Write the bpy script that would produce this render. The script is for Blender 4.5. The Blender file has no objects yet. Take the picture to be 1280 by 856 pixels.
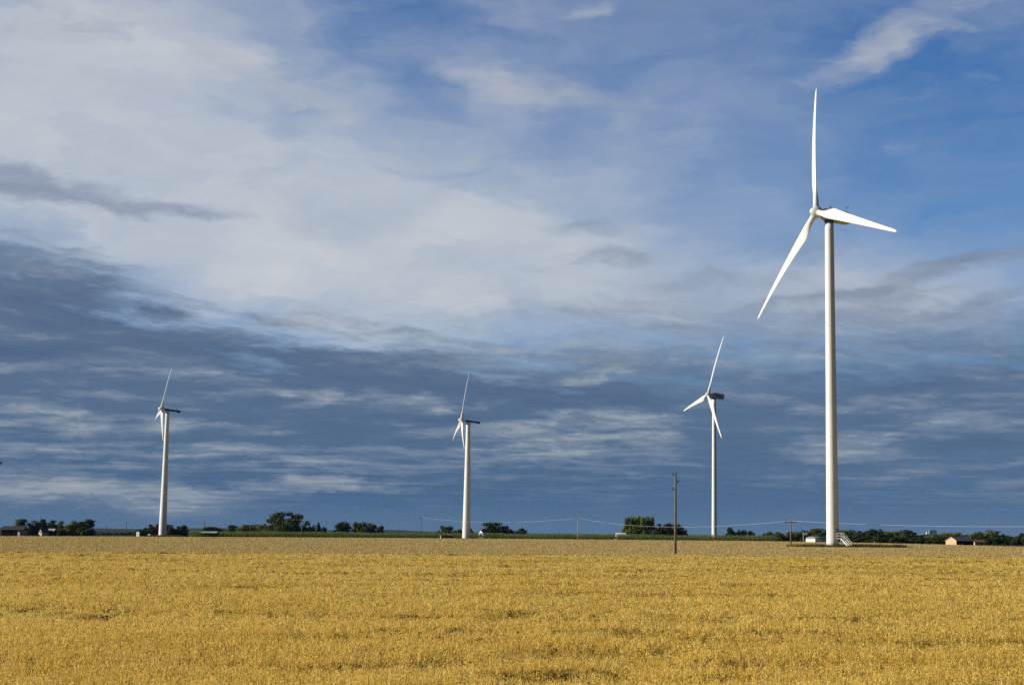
import bpy, bmesh, math, random
import numpy as np
from mathutils import Vector, Matrix, noise as mnoise

R = math.radians
S = bpy.context.scene
COL = S.collection
random.seed(7)

# ------------------------------------------------------------------ camera model
F, CX, CY = 1950.0, 740.0, 428.0            # the photograph's lens, in its own 1280 px frame
PITCH, ROLL, ZC = math.atan(238.8 / 1950.0), 0.008, 2.9
_f = Vector((0, math.cos(PITCH), math.sin(PITCH)))
_u0 = Vector((0, -math.sin(PITCH), math.cos(PITCH)))
_r0 = Vector((1, 0, 0))
_r = _r0 * math.cos(ROLL) + _u0 * math.sin(ROLL)
_u = -_r0 * math.sin(ROLL) + _u0 * math.cos(ROLL)
CAM = Vector((0, 0, ZC))


def ray(x, y):
    return _f + _r * ((x - CX) / F) - _u * ((y - CY) / F)


def at(x, y, Y):
    d = ray(x, y)
    return CAM + d * (Y / d.y)


def on_plane(x, y, z):
    d = ray(x, y)
    return CAM + d * ((z - ZC) / d.z)


def ground_at(x, Y, z=0.0):
    p = at(x, 668, Y)
    return Vector((p.x, Y, z))


def make_camera():
    cam = bpy.data.cameras.new('camera')
    o = bpy.data.objects.new('camera', cam)
    COL.objects.link(o)
    cam.sensor_fit = 'HORIZONTAL'
    cam.sensor_width = 36.0
    cam.lens = F / 1280.0 * 36.0
    cam.shift_x = (640.0 - CX) / 1280.0
    cam.clip_start, cam.clip_end = 0.5, 60000.0
    m = Matrix((_r, _u, -_f)).transposed().to_4x4()
    m.translation = CAM
    o.matrix_world = m
    S.camera = o


make_camera()

# ------------------------------------------------------------------ tags and small mesh builder


def tag(o, label=None, cat=None, group=None, kind=None):
    if label: o['label'] = label
    if cat: o['category'] = cat
    if group: o['group'] = group
    if kind: o['kind'] = kind
    return o


def empty(name, loc, rz=0.0):
    o = bpy.data.objects.new(name, None)
    o.empty_display_size = 0.5
    COL.objects.link(o)
    o.location = loc
    o.rotation_euler = (0, 0, rz)
    return o


class MB:
    """collects boxes, tubes and lofts; build() links them as one mesh object"""

    def __init__(self):
        self.v, self.f, self.s = [], [], []

    def add(self, vs, fs, smooth=False):
        b = len(self.v)
        self.v += [tuple(p) for p in vs]
        self.f += [tuple(b + i for i in f) for f in fs]
        self.s += [smooth] * len(fs)

    def box(self, x0, y0, z0, x1, y1, z1):
        vs = [(x0, y0, z0), (x1, y0, z0), (x1, y1, z0), (x0, y1, z0), (x0, y0, z1), (x1, y0, z1), (x1, y1, z1), (x0, y1, z1)]
        self.add(vs, [(0, 3, 2, 1), (4, 5, 6, 7), (0, 1, 5, 4), (1, 2, 6, 5), (2, 3, 7, 6), (3, 0, 4, 7)])

    def loft(self, rings, closed=True, cap=True, smooth=True):
        n = len(rings[0])
        b = len(self.v)
        for r in rings:
            self.v += [tuple(p) for p in r]
        for i in range(len(rings) - 1):
            for j in range(n if closed else n - 1):
                k = (j + 1) % n
                self.f.append((b + i * n + j, b + i * n + k, b + (i + 1) * n + k, b + (i + 1) * n + j))
                self.s.append(smooth)
        if cap:
            self.f.append(tuple(b + j for j in reversed(range(n))))
            self.f.append(tuple(b + (len(rings) - 1) * n + j for j in range(n)))
            self.s += [False, False]

    def tube(self, pts, rad, n=8, smooth=True):
        pts = [Vector(p) for p in pts]
        rads = rad if isinstance(rad, (list, tuple)) else [rad] * len(pts)
        rings = []
        for i, p in enumerate(pts):
            d = (pts[min(i + 1, len(pts) - 1)] - pts[max(i - 1, 0)]).normalized()
            a = d.cross(Vector((0, 0, 1)) if abs(d.z) < 0.95 else Vector((1, 0, 0))).normalized()
            b = d.cross(a)
            rings.append([p + (a * math.cos(t) + b * math.sin(t)) * rads[i] for t in [2 * math.pi * j / n for j in range(n)]])
        self.loft(rings, smooth=smooth)

    def bar(self, p, q, w, h):
        p, q = Vector(p), Vector(q)
        d = (q - p).normalized()
        a = d.cross(Vector((0, 0, 1)) if abs(d.z) < 0.95 else Vector((1, 0, 0))).normalized()
        b = d.cross(a)
        rr = [[c + a * (sx * w / 2) + b * (sy * h / 2) for sx, sy in ((-1, -1), (1, -1), (1, 1), (-1, 1))] for c in (p, q)]
        self.loft(rr, smooth=False)

    def mesh(self, name):
        me = bpy.data.meshes.new(name)
        me.from_pydata(self.v, [], self.f)
        me.polygons.foreach_set('use_smooth', self.s)
        bm = bmesh.new(); bm.from_mesh(me)
        bmesh.ops.recalc_face_normals(bm, faces=bm.faces)
        bm.to_mesh(me); bm.free()
        return me

    def build(self, name, mat, parent=None):
        me = self.mesh(name)
        me.materials.append(mat)
        o = bpy.data.objects.new(name, me)
        COL.objects.link(o)
        if parent is not None:
            o.parent = parent
        return o


def tri_mesh(name, V, tone=None, mat=None, quads=False):
    """big loose-face mesh straight from numpy; V is (faces, 3 or 4, 3)"""
    V = np.asarray(V, np.float32)
    n, k, _ = V.shape
    me = bpy.data.meshes.new(name)
    me.vertices.add(n * k)
    me.vertices.foreach_set('co', V.reshape(-1))
    me.loops.add(n * k)
    me.loops.foreach_set('vertex_index', np.arange(n * k, dtype=np.int32))
    me.polygons.add(n)
    me.polygons.foreach_set('loop_start', np.arange(0, n * k, k, dtype=np.int32))
    if tone is not None:
        a = me.attributes.new('tone', 'FLOAT', 'FACE')
        a.data.foreach_set('value', np.asarray(tone, np.float32))
    me.update(calc_edges=True)
    if mat: me.materials.append(mat)
    return me


def link(name, me, parent=None):
    o = bpy.data.objects.new(name, me)
    COL.objects.link(o)
    if parent is not None: o.parent = parent
    return o


# ------------------------------------------------------------------ node helpers


def srgb(*c):
    return tuple(((v / 255) / 12.92 if v / 255 <= 0.04045 else ((v / 255 + 0.055) / 1.055) ** 2.4) for v in c)


class NT:
    def __init__(self, nt):
        self.nt = nt

    def n(self, kind, **kw):
        nd = self.nt.nodes.new(kind)
        for k, v in kw.items(): setattr(nd, k, v)
        return nd

    def put(self, sock, v):
        if hasattr(v, 'is_output'):
            self.nt.links.new(v, sock)
        elif v is not None:
            if isinstance(v, (tuple, list)) and len(v) == 3 and sock.type == 'RGBA': v = (*v, 1)
            sock.default_value = v

    def m(self, op, a, b=None, c=None, clamp=False):
        nd = self.n('ShaderNodeMath', operation=op, use_clamp=clamp)
        for i, v in enumerate((a, b, c)):
            if v is not None: self.put(nd.inputs[i], v)
        return nd.outputs[0]

    def vm(self, op, a, b=None, c=None, scale=None):
        nd = self.n('ShaderNodeVectorMath', operation=op)
        for i, v in enumerate((a, b, c)):
            if v is not None: self.put(nd.inputs[i], v)
        if scale is not None: self.put(nd.inputs['Scale'], scale)
        return nd.outputs['Value'] if op in ('LENGTH', 'DOT_PRODUCT', 'DISTANCE') else nd.outputs['Vector']

    def xyz(self, x, y, z=0.0):
        nd = self.n('ShaderNodeCombineXYZ')
        for i, v in enumerate((x, y, z)): self.put(nd.inputs[i], v)
        return nd.outputs[0]

    def sep(self, v):
        nd = self.n('ShaderNodeSeparateXYZ'); self.put(nd.inputs[0], v)
        return nd.outputs

    def noise(self, vec, scale=1.0, detail=4.0, rough=0.5, dist=0.0, lac=2.0):
        nd = self.n('ShaderNodeTexNoise')
        if vec is not None: self.put(nd.inputs['Vector'], vec)
        for k, v in (('Scale', scale), ('Detail', detail), ('Roughness', rough), ('Distortion', dist), ('Lacunarity', lac)):
            nd.inputs[k].default_value = v
        return nd.outputs

    def ramp(self, fac, stops, interp='LINEAR'):
        nd = self.n('ShaderNodeValToRGB')
        cr = nd.color_ramp; cr.interpolation = interp
        while len(cr.elements) < len(stops): cr.elements.new(0.5)
        for e, (p, c) in zip(cr.elements, stops):
            e.position = p; e.color = (*c, 1)
        self.put(nd.inputs[0], fac)
        return nd.outputs[0]

    def rng(self, v, a, b, c=0.0, d=1.0, interp='LINEAR'):
        nd = self.n('ShaderNodeMapRange', interpolation_type=interp)
        self.put(nd.inputs['Value'], v)
        for k, x in (('From Min', a), ('From Max', b), ('To Min', c), ('To Max', d)): self.put(nd.inputs[k], x)
        return nd.outputs[0]

    def mix(self, fac, a, b, mode='MIX'):
        nd = self.n('ShaderNodeMix', data_type='RGBA', blend_type=mode)
        self.put(nd.inputs[0], fac); self.put(nd.inputs[6], a); self.put(nd.inputs[7], b)
        return nd.outputs[2]


# ------------------------------------------------------------------ sky
SUN_AZ, SUN_EL = 83.0, 21.0     # azimuth from behind the camera round to the left; elevation
PXDEG = math.degrees(1 / F)


def sky_px(x, y):
    """direction of a place in the sky, as azimuth and elevation in units of 1/F radian"""
    d = ray(x, y).normalized()
    return math.degrees(math.atan2(d.x, d.y)) / PXDEG, math.degrees(math.asin(d.z)) / PXDEG


def make_world():
    w = bpy.data.worlds.new('World')
    S.world = w
    w.use_nodes = True
    t = NT(w.node_tree)
    bg = w.node_tree.nodes['Background']
    bg.inputs[1].default_value = 0.081
    sky = t.n('ShaderNodeTexSky', sky_type='NISHITA', sun_disc=False)
    sky.sun_elevation = R(SUN_EL)
    sky.sun_rotation = R(180 + SUN_AZ)
    sky.ozone_density = 3.0
    sky.dust_density = 0.4
    d = t.vm('NORMALIZE', t.n('ShaderNodeTexCoord').outputs['Generated'])
    dx, dy, dz = t.sep(d)
    az = t.m('MULTIPLY', t.m('ARCTAN2', dx, dy), F)
    el = t.m('MULTIPLY', t.m('ARCSINE', dz), F)
    uv0 = t.xyz(az, el)
    # the flat cloud layer seen in perspective
    inv = t.m('DIVIDE', 1.0, t.m('ADD', t.m('MAXIMUM', dz, 0.0), 0.045))
    plane = t.vm('SCALE', t.xyz(dx, dy, 0.0), scale=inv)
    # domain warp for every cloud shape
    n1 = t.noise(t.vm('MULTIPLY', uv0, (1 / 170, 1 / 62, 0)), 1, 3, 0.55)['Color']
    n2 = t.noise(t.vm('MULTIPLY', uv0, (1 / 46, 1 / 20, 0)), 1, 5, 0.6)['Color']
    w1 = t.vm('MULTIPLY', t.vm('SUBTRACT', n1, (.5, .5, .5)), (150, 52, 0))
    w2 = t.vm('MULTIPLY', t.vm('SUBTRACT', n2, (.5, .5, .5)), (62, 26, 0))
    uv = t.vm('ADD', t.vm('ADD', uv0, w1), w2)
    uu, vv, _ = t.sep(uv)

    def blobs(lst, start=0.0, vec=uv):
        # the running sum rides in the vector's z, so each blob waits for the one before it
        cur = t.vm('MULTIPLY_ADD', vec, (1, 1, 0), (0, 0, start))
        for (x, y, sx, sy, ang, amp) in lst:
            cu, cv = sky_px(x, y)
            mp = t.n('ShaderNodeMapping', vector_type='TEXTURE')
            t.put(mp.inputs[0], cur)
            mp.inputs[1].default_value = (cu, cv, 0)
            mp.inputs[2].default_value = (0, 0, R(ang))
            mp.inputs[3].default_value = (sx * 1.7, sy * 1.7, 1e6)
            f = t.rng(t.vm('LENGTH', mp.outputs[0]), 0.0, 1.0, 1.0, 0.0, 'SMOOTHSTEP')
            cur = t.vm('MULTIPLY_ADD', f, (0, 0, amp), cur)
        return t.sep(cur)[2]

    wisps = t.noise(t.vm('MULTIPLY', uv, (1 / 230, 1 / 95, 0)), 1, 7, 0.54, 0.45)['Fac']
    fibre = t.noise(t.vm('MULTIPLY', uv, (1 / 120, 1 / 22, 0)), 1, 6, 0.6, 0.3)['Fac']
    billow = t.noise(t.vm('ADD', plane, t.vm('SCALE', t.vm('SUBTRACT', n2, (.5, .5, .5)), scale=.5)), 2.6, 9, 0.62, 0.1)['Fac']
    pn = t.noise(plane, 1.5, 9, 0.58, 0.25)['Fac']
    pn2 = t.noise(t.vm('ADD', plane, (17.0, 5.0, 0)), 4.2, 6, 0.6, 0.2)['Fac']

    pn3 = t.noise(t.vm('MULTIPLY', uv, (1 / 60, 1 / 34, 0)), 1, 7, 0.62, 0.5)['Fac']
    mp = t.n('ShaderNodeMapping', vector_type='TEXTURE')
    t.put(mp.inputs[0], t.vm('ADD', uv0, t.vm('MULTIPLY', w2, (.5, .7, 0))))
    mp.inputs[2].default_value = (0, 0, R(-9)); mp.inputs[3].default_value = (190, 17, 1)
    slant = t.noise(mp.outputs[0], 1, 6, 0.6, 0.2)['Fac']
    bands = t.noise(t.vm('MULTIPLY', t.vm('ADD', uv0, t.vm('MULTIPLY', w1, (.5, .55, 0))), (1 / 230, 1 / 31, 0)), 1, 8, 0.6, 0.35)['Fac']
    # clear sky: deeper at the polarised right angle to the sun
    clear = t.mix(1.0, sky.outputs[0], (CLR[0] * .1, CLR[1] * .1, CLR[2] * .1), 'MULTIPLY')

    # high thin veil
    V = blobs(VEIL, 0.25)
    V = t.m('ADD', V, t.m('MULTIPLY', t.m('SUBTRACT', wisps, 0.5), 0.70))
    V = t.m('ADD', V, t.m('MULTIPLY', t.m('SUBTRACT', fibre, 0.5), 0.16))
    Va = t.rng(V, 0.0, 1.0, 0.0, 0.93)
    vcol = t.ramp(t.rng(wisps, 0.28, 0.72), [(0, srgb(168, 180, 198)), (.5, srgb(188, 196, 206)), (1, srgb(207, 209, 211))])
    vcol = t.mix(t.rng(uu, sky_px(520, 300)[0], sky_px(1050, 300)[0], 0, .55, 'SMOOTHSTEP'), vcol, srgb(158, 174, 196))
    c = t.mix(Va, clear, vcol)
    # small lit puffs, greyer below
    P = blobs(PUFF, 0.0)
    P = t.m('ADD', P, t.m('MULTIPLY', t.m('SUBTRACT', fibre, 0.5), 0.5))
    P = t.m('ADD', P, t.m('MULTIPLY', t.m('SUBTRACT', wisps, 0.5), 0.4))
    P = t.m('ADD', P, t.m('MULTIPLY', t.m('SUBTRACT', pn3, 0.5), 0.55))
    Pa = t.rng(P, 0.02, 1.05, 0.0, 0.82, 'SMOOTHSTEP')
    c = t.mix(Pa, c, t.ramp(t.rng(pn2, .3, .7), [(0, srgb(152, 164, 184)), (1, srgb(198, 200, 204))]))
    # grey streaks below the veil
    D = blobs(STREAK, 0.0)
    D = t.m('ADD', D, t.m('MULTIPLY', t.m('SUBTRACT', fibre, 0.5), 1.0))
    D = t.m('ADD', D, t.m('MULTIPLY', t.m('SUBTRACT', pn3, 0.5), 0.7))
    Da = t.rng(D, 0.05, 1.0, 0.0, 0.80, 'SMOOTHSTEP')
    c = t.mix(Da, c, t.ramp(t.rng(pn, .3, .7), [(0, srgb(112, 128, 154)), (1, srgb(150, 162, 180))]))

    # the dark cloud deck from its upper edge down to the horizon
    fc = t.n('ShaderNodeFloatCurve')
    cm = fc.mapping.curves[0]
    pts = []
    for x, y in EDGE:
        a, b = sky_px(x, y)
        pts.append(((a + 900) / 1800, b / 600))
    pts = [(0.0, pts[0][1])] + pts + [(1.0, pts[-1][1])]
    while len(cm.points) < len(pts): cm.points.new(0.5, 0.5)
    for p, q in zip(cm.points, pts): p.location = q
    fc.mapping.update()
    t.put(fc.inputs['Value'], t.rng(az, -900, 900))
    edge = t.m('MULTIPLY', fc.outputs[0], 600.0)
    over = t.m('SUBTRACT', edge, vv)                                    # px below the edge
    over = t.m('ADD', over, t.m('MULTIPLY', t.m('SUBTRACT', pn, 0.5), 150.0))
    over = t.m('ADD', over, t.m('MULTIPLY', t.m('SUBTRACT', fibre, 0.5), 80.0))
    over = t.m('ADD', over, t.m('MULTIPLY', t.m('SUBTRACT', slant, 0.5), 110.0))
    soft = t.rng(az, sky_px(420, 400)[0], sky_px(1000, 400)[0], 44.0, 100.0, 'SMOOTHSTEP')
    A = t.rng(t.m('DIVIDE', over, soft), -0.35, 1.0, 0.0, 0.97, 'SMOOTHSTEP')
    # bright rim where the deck thins out
    base = t.ramp(t.rng(el, 0, 480), DECK)
    base = t.mix(t.rng(az, sky_px(500, 500)[0], sky_px(1280, 500)[0], 0, .35), base, srgb(92, 118, 151))
    hi = t.rng(el, 15, 90)
    L = blobs(LIGHT, 0.0)
    L = t.m('MULTIPLY', L, t.rng(t.m('ADD', pn3, t.m('MULTIPLY', t.m('SUBTRACT', bands, .5), .9)), .25, .75, .4, 1.15))
    tex = t.m('ADD', t.m('MULTIPLY', t.m('SUBTRACT', bands, .5), 1.6), t.m('MULTIPLY', t.m('SUBTRACT', pn, .5), 1.5))
    tex = t.m('ADD', tex, t.m('MULTIPLY', t.m('SUBTRACT', pn3, .5), .55))
    tex = t.m('ADD', tex, t.m('MULTIPLY', t.m('SUBTRACT', pn2, .5), .4))
    tex = t.m('ADD', tex, t.m('MULTIPLY', t.m('SUBTRACT', slant, .5), t.rng(el, 90, 260, .15, 1.3)))
    L = t.m('MULTIPLY_ADD', L, t.rng(billow, .36, .62, .55, 1.3), t.m('MULTIPLY', tex, hi))
    crest = t.rng(billow, .50, .72, 0, .42, 'SMOOTHSTEP')
    L = t.m('MULTIPLY_ADD', t.m('MULTIPLY', crest, t.rng(t.m('ADD', pn, bands), .92, 1.12, 0, 1)), t.rng(el, 30, 120), L)
    dk = t.mix(t.rng(L, 0.0, 0.60), base, srgb(134, 147, 164))
    dk = t.mix(t.rng(L, 0.45, 1.7), dk, srgb(174, 180, 181))
    dk = t.mix(t.rng(L, 0.0, -0.6, 0, 0.65), dk, srgb(68, 92, 126))
    c = t.mix(A, c, dk)
    # unseen dark cloud added overhead, beside and behind, to dim ambient on shaded sides
    unseen_dark = t.m('MAXIMUM', t.rng(el, 690, 1050, 0, 1, 'SMOOTHSTEP'), t.m('MAXIMUM', t.rng(az, 640, 1150, 0, 1, 'SMOOTHSTEP'), t.rng(az, -800, -1500, 0, 1, 'SMOOTHSTEP')))
    c = t.mix(unseen_dark, c, t.ramp(t.rng(pn, .3, .7), [(0, (.034, .054, .092)), (1, (.080, .110, .165))]))
    # below the horizon: plain dull land tone
    c = t.mix(t.rng(dz, 0.0, -0.02), c, (0.05, 0.05, 0.03))
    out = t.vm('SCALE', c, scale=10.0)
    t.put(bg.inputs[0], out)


CLR = (0.50, 0.78, 1.12)
#        x    y    sx   sy  angle amp      (places in the sky by the photograph's own pixels)
VEIL = [(780, 60, 220, 60, 0, .12), (1000, 180, 200, 90, 0, .10), (420, 305, 350, 110, -4, .95), (60, 120, 330, 170, 0, .75), (250, 150, 190, 110, 0, .30), (720, 270, 260, 90, 0, .28),
        (700, 140, 170, 46, -7, .28), (930, 350, 240, 60, 0, .30), (1080, 385, 330, 45, 0, .45), (1180, 340, 170, 50, 5, .32),
        (400, 70, 110, 40, -12, -.24), (300, 140, 120, 22, -5, -.26), (860, 60, 160, 60, 0, -.12), (1210, 130, 190, 150, 0, -.24),
        (520, 110, 60, 30, -20, -.20), (1000, 230, 170, 60, 0, -.05), (560, 30, 120, 40, 0, -.12)]
PUFF = [(1082, 70, 78, 26, 26, .78), (1190, 20, 110, 32, 12, .50), (645, 108, 82, 26, -6, .85), (770, 140, 110, 28, -12, .42),
        (735, 10, 36, 10, 5, .6), (1118, 184, 26, 10, 0, .34), (1225, 92, 34, 12, 0, .34), (352, 134, 14, 8, 0, .55),
        (270, 65, 120, 26, -24, .5), (390, 125, 80, 18, -28, .45), (100, 95, 110, 24, -4, .3), (560, 40, 60, 14, 10, .2)]
STREAK = [(900, 388, 330, 26, 2, .55), (1150, 400, 160, 16, 4, .5), (45, 236, 100, 18, -7, 1.0), (20, 205, 60, 10, -12, .5), (235, 271, 88, 11, -2, .80), (10, 288, 60, 9, 0, .5), (60, 25, 90, 28, 0, .38),
          (735, 283, 60, 13, -6, .50), (762, 320, 66, 15, -5, .60), (566, 299, 56, 6, 0, .30), (1190, 330, 115, 13, 11, .95),
          (1080, 366, 110, 10, 3, .60), (890, 350, 120, 11, 2, .55), (1000, 316, 60, 14, 4, .50), (1262, 368, 60, 9, 10, .5),
          (690, 130, 90, 18, -10, .22), (430, 395, 80, 8, -12, .5), (150, 352, 70, 10, -22, .5)]
EDGE = [(-300, 262), (0, 300), (110, 330), (250, 385), (330, 408), (450, 415), (560, 423), (700, 414), (850, 408), (1000, 396), (1280, 378), (1600, 360)]
LIGHT = [(1150, 592, 120, 10, 4, .10), (1060, 505, 140, 8, 2, .3), (560, 500, 120, 7, -2, .3), (700, 432, 200, 7, 0, .35), (110, 528, 130, 20, -3, .62), (70, 612, 170, 19, -2, 1.1), (30, 565, 120, 18, 0, .4), (285, 573, 130, 13, -2, .55), (420, 601, 90, 9, -3, .72),
         (400, 486, 130, 9, -4, .45), (380, 505, 50, 9, 8, .35), (360, 610, 100, 6, 0, .4), (740, 467, 46, 8, 2, .75), (720, 545, 130, 26, 4, .55),
         (1190, 602, 70, 20, 0, .05), (1150, 538, 110, 11, 3, .40), (870, 440, 260, 18, 0, .38), (650, 411, 110, 8, 3, 1.1), (440, 408, 110, 8, -6, .7),
         (820, 520, 60, 14, 0, .3), (600, 575, 120, 16, 0, .22), (960, 440, 120, 18, 0, .3), (1000, 560, 90, 18, 0, .25), (800, 595, 50, 7, 0, .25),
         (200, 405, 240, 24, -10, -.25), (330, 450, 300, 14, -5, -.35), (560, 480, 220, 12, 0, -.35), (620, 520, 120, 10, 0, -.3), (250, 545, 90, 8, 0, -.35),
         (1150, 480, 200, 12, 0, -.3), (900, 500, 150, 10, 0, -.25), (430, 548, 130, 8, 0, -.3), (1100, 580, 200, 10, 0, -.2)]
DECK = [(0.0, srgb(80, 110, 142)), (0.08, srgb(66, 99, 137)), (0.25, srgb(82, 108, 138)), (0.40, srgb(88, 110, 139)), (0.58, srgb(90, 111, 139)),
        (0.72, srgb(110, 130, 156)), (1.0, srgb(150, 165, 182))]

make_world()

sun = bpy.data.lights.new('sun', 'SUN')
sun.energy = 5.0
sun.angle = R(0.5)
sun.color = (1.0, 0.94, 0.83)
so = bpy.data.objects.new('sun', sun)
COL.objects.link(so)
a, e = R(SUN_AZ), R(SUN_EL)
sv = Vector((-math.sin(a) * math.cos(e), -math.cos(a) * math.cos(e), math.sin(e)))
so.rotation_euler = sv.to_track_quat('Z', 'Y').to_euler()

S.view_settings.view_transform = 'Standard'
S.view_settings.look = 'None'
S.view_settings.exposure = 0.3
S.view_settings.gamma = 1.0
S.view_settings.use_curve_mapping = False
S.cycles.use_denoising = False

# ------------------------------------------------------------------ materials


def mat(name, col, rough=0.6, var=0.12, scale=1.0, spec=0.3, streak=None, bump=0.0, metal=0.0):
    """painted or plain surface with weathering: low-frequency tint, finer specks, optional vertical streaks"""
    m = bpy.data.materials.new(name)
    m.use_nodes = True
    t = NT(m.node_tree)
    b = m.node_tree.nodes['Principled BSDF']
    p = t.n('ShaderNodeTexCoord').outputs['Object']
    n = t.noise(p, 0.35 * scale, 5, 0.6)['Fac']
    n2 = t.noise(t.vm('MULTIPLY', p, streak or (1, 1, 1)), 2.5 * scale, 6, 0.65)['Fac']
    f = t.m('ADD', t.m('MULTIPLY', n, 0.5), t.m('MULTIPLY', n2, 0.5))
    lo = tuple(v * (1 - var * 2) for v in col); hi = tuple(min(1, v * (1 + var)) for v in col)
    c = t.ramp(t.rng(f, 0.3, 0.7), [(0, lo), (1, hi)])
    t.put(b.inputs['Base Color'], c)
    b.inputs['Roughness'].default_value = rough
    b.inputs['Specular IOR Level'].default_value = spec
    b.inputs['Metallic'].default_value = metal
    if bump:
        bp = t.n('ShaderNodeBump'); bp.inputs['Strength'].default_value = bump; bp.inputs['Distance'].default_value = 0.05
        t.put(bp.inputs['Height'], n2); t.put(b.inputs['Normal'], bp.outputs[0])
    return m


def leaf_mat(name, dark, mid, light, trans=0.3, patch=0.15, pdark=None):
    """loose vegetation: per-face tone, slow patches, some light let through"""
    m = bpy.data.materials.new(name)
    m.use_nodes = True
    nt = m.node_tree; t = NT(nt)
    nt.nodes.remove(nt.nodes['Principled BSDF'])
    at_ = t.n('ShaderNodeAttribute', attribute_name='tone').outputs['Fac']
    p = t.n('ShaderNodeTexCoord').outputs['Object']
    n = t.noise(p, patch, 4, 0.6)['Fac']
    f = t.m('ADD', at_, t.m('MULTIPLY', t.m('SUBTRACT', n, 0.5), 0.9))
    c = t.ramp(f, [(0.0, dark), (0.5, mid), (1.0, light)])
    df = t.n('ShaderNodeBsdfDiffuse'); tr = t.n('ShaderNodeBsdfTranslucent')
    t.put(df.inputs['Color'], c); t.put(tr.inputs['Color'], c)
    mx = t.n('ShaderNodeMixShader'); mx.inputs[0].default_value = trans
    nt.links.new(df.outputs[0], mx.inputs[1]); nt.links.new(tr.outputs[0], mx.inputs[2])
    nt.links.new(mx.outputs[0], nt.nodes['Material Output'].inputs[0])
    return m


M = {}
M['white'] = mat('white_paint', (0.75, 0.75, 0.745), 0.42, 0.075, 0.6, 0.4, (3, 3, 0.12))
M['blade'] = mat('blade_gelcoat', (0.70, 0.695, 0.675), 0.35, 0.03, 0.8, 0.45)
M['hub'] = mat('hub_gelcoat', (0.62, 0.62, 0.58), 0.45, 0.06, 1.5)
M['nacelle'] = mat('nacelle_shell', (0.46, 0.48, 0.50), 0.45, 0.06, 1.5)
M['navy'] = mat('navy_paint', (0.035, 0.045, 0.075), 0.45, 0.1, 1.5)
M['steel'] = mat('galvanised_steel', (0.66, 0.66, 0.63), 0.45, 0.1, 4, 0.5)
M['darkmetal'] = mat('dark_metal', (0.05, 0.05, 0.055), 0.5, 0.15, 4)
M['wood'] = mat('weathered_pole_wood', (0.165, 0.145, 0.115), 0.85, 0.25, 3, 0.1, (4, 4, 0.2), 0.4)
M['greywood'] = mat('silver_pole_wood', (0.34, 0.31, 0.27), 0.85, 0.2, 3, 0.1, (4, 4, 0.2), 0.4)
M['ceramic'] = mat('brown_ceramic', (0.05, 0.03, 0.022), 0.25, 0.1, 8, 0.5)
M['cable'] = mat('cable_aluminium', (0.62, 0.63, 0.64), 0.5, 0.05, 1)
M['darkcable'] = mat('dark_cable', (0.10, 0.11, 0.12), 0.6, 0.05, 1)
M['bark'] = mat('bark', (0.11, 0.085, 0.06), 0.9, 0.25, 3, 0.1, (3, 3, 0.4), 0.5)
M['redwood'] = mat('falu_red_boards', (0.085, 0.022, 0.018), 0.8, 0.15, 2, 0.1, (6, 6, 0.2))
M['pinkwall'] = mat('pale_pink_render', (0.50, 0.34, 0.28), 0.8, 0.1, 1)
M['yellowwall'] = mat('pale_yellow_boards', (0.62, 0.52, 0.33), 0.75, 0.08, 1)
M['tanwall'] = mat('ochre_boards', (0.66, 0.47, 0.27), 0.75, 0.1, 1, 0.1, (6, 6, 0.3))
M['whitewall'] = mat('white_boards', (0.76, 0.75, 0.72), 0.7, 0.05, 1)
M['greyroof'] = mat('grey_roof_sheet', (0.20, 0.21, 0.23), 0.5, 0.12, 1.2, 0.4)
M['paleroof'] = mat('pale_metal_roof', (0.55, 0.56, 0.56), 0.4, 0.08, 1.2, 0.5)
M['darkroof'] = mat('dark_tile_roof', (0.06, 0.055, 0.055), 0.7, 0.2, 1.5)
M['redroof'] = mat('red_tile_roof', (0.26, 0.09, 0.05), 0.75, 0.2, 1.5)
M['brownboards'] = mat('brown_boards', (0.09, 0.06, 0.045), 0.8, 0.2, 2)
M['greenbox'] = mat('green_sheet_metal', (0.022, 0.07, 0.055), 0.5, 0.1, 1)
M['bluesteel'] = mat('blue_grey_cladding', (0.10, 0.18, 0.30), 0.6, 0.1, 0.4)
M['glass'] = mat('dark_window_glass', (0.03, 0.035, 0.04), 0.1, 0.05, 1, 0.6)
M['concrete'] = mat('concrete', (0.36, 0.35, 0.33), 0.85, 0.15, 1.5)
M['door'] = mat('grey_door_paint', (0.40, 0.42, 0.43), 0.5, 0.06, 2)

M['oat'] = leaf_mat('ripe_oats', (0.50, 0.335, 0.068), (0.83, 0.60, 0.15), (0.95, 0.79, 0.33), 0.42, 0.07)
M['rough'] = leaf_mat('rough_grass', (0.045, 0.036, 0.013), (0.10, 0.08, 0.028), (0.22, 0.175, 0.07), 0.25, 0.4)
M['maize'] = leaf_mat('maize_leaf', (0.09, 0.12, 0.028), (0.21, 0.255, 0.07), (0.36, 0.39, 0.15), 0.3, 0.1)
M['leaf_mid'] = leaf_mat('leaf_mid_green', (0.036, 0.052, 0.014), (0.078, 0.104, 0.025), (0.15, 0.165, 0.045), 0.22, 0.35)
M['leaf_dark'] = leaf_mat('leaf_dark_green', (0.022, 0.034, 0.013), (0.046, 0.064, 0.022), (0.088, 0.104, 0.034), 0.15, 0.35)
M['leaf_light'] = leaf_mat('leaf_light_green', (0.07, 0.092, 0.02), (0.15, 0.178, 0.042), (0.26, 0.27, 0.08), 0.28, 0.35)
M['leaf_grey'] = leaf_mat('leaf_grey_green', (0.04, 0.06, 0.03), (0.075, 0.105, 0.05), (0.12, 0.15, 0.08), 0.22, 0.35)
M['leaf_rust'] = leaf_mat('leaf_copper', (0.035, 0.018, 0.010), (0.07, 0.036, 0.018), (0.11, 0.06, 0.028), 0.2, 0.35)


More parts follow.
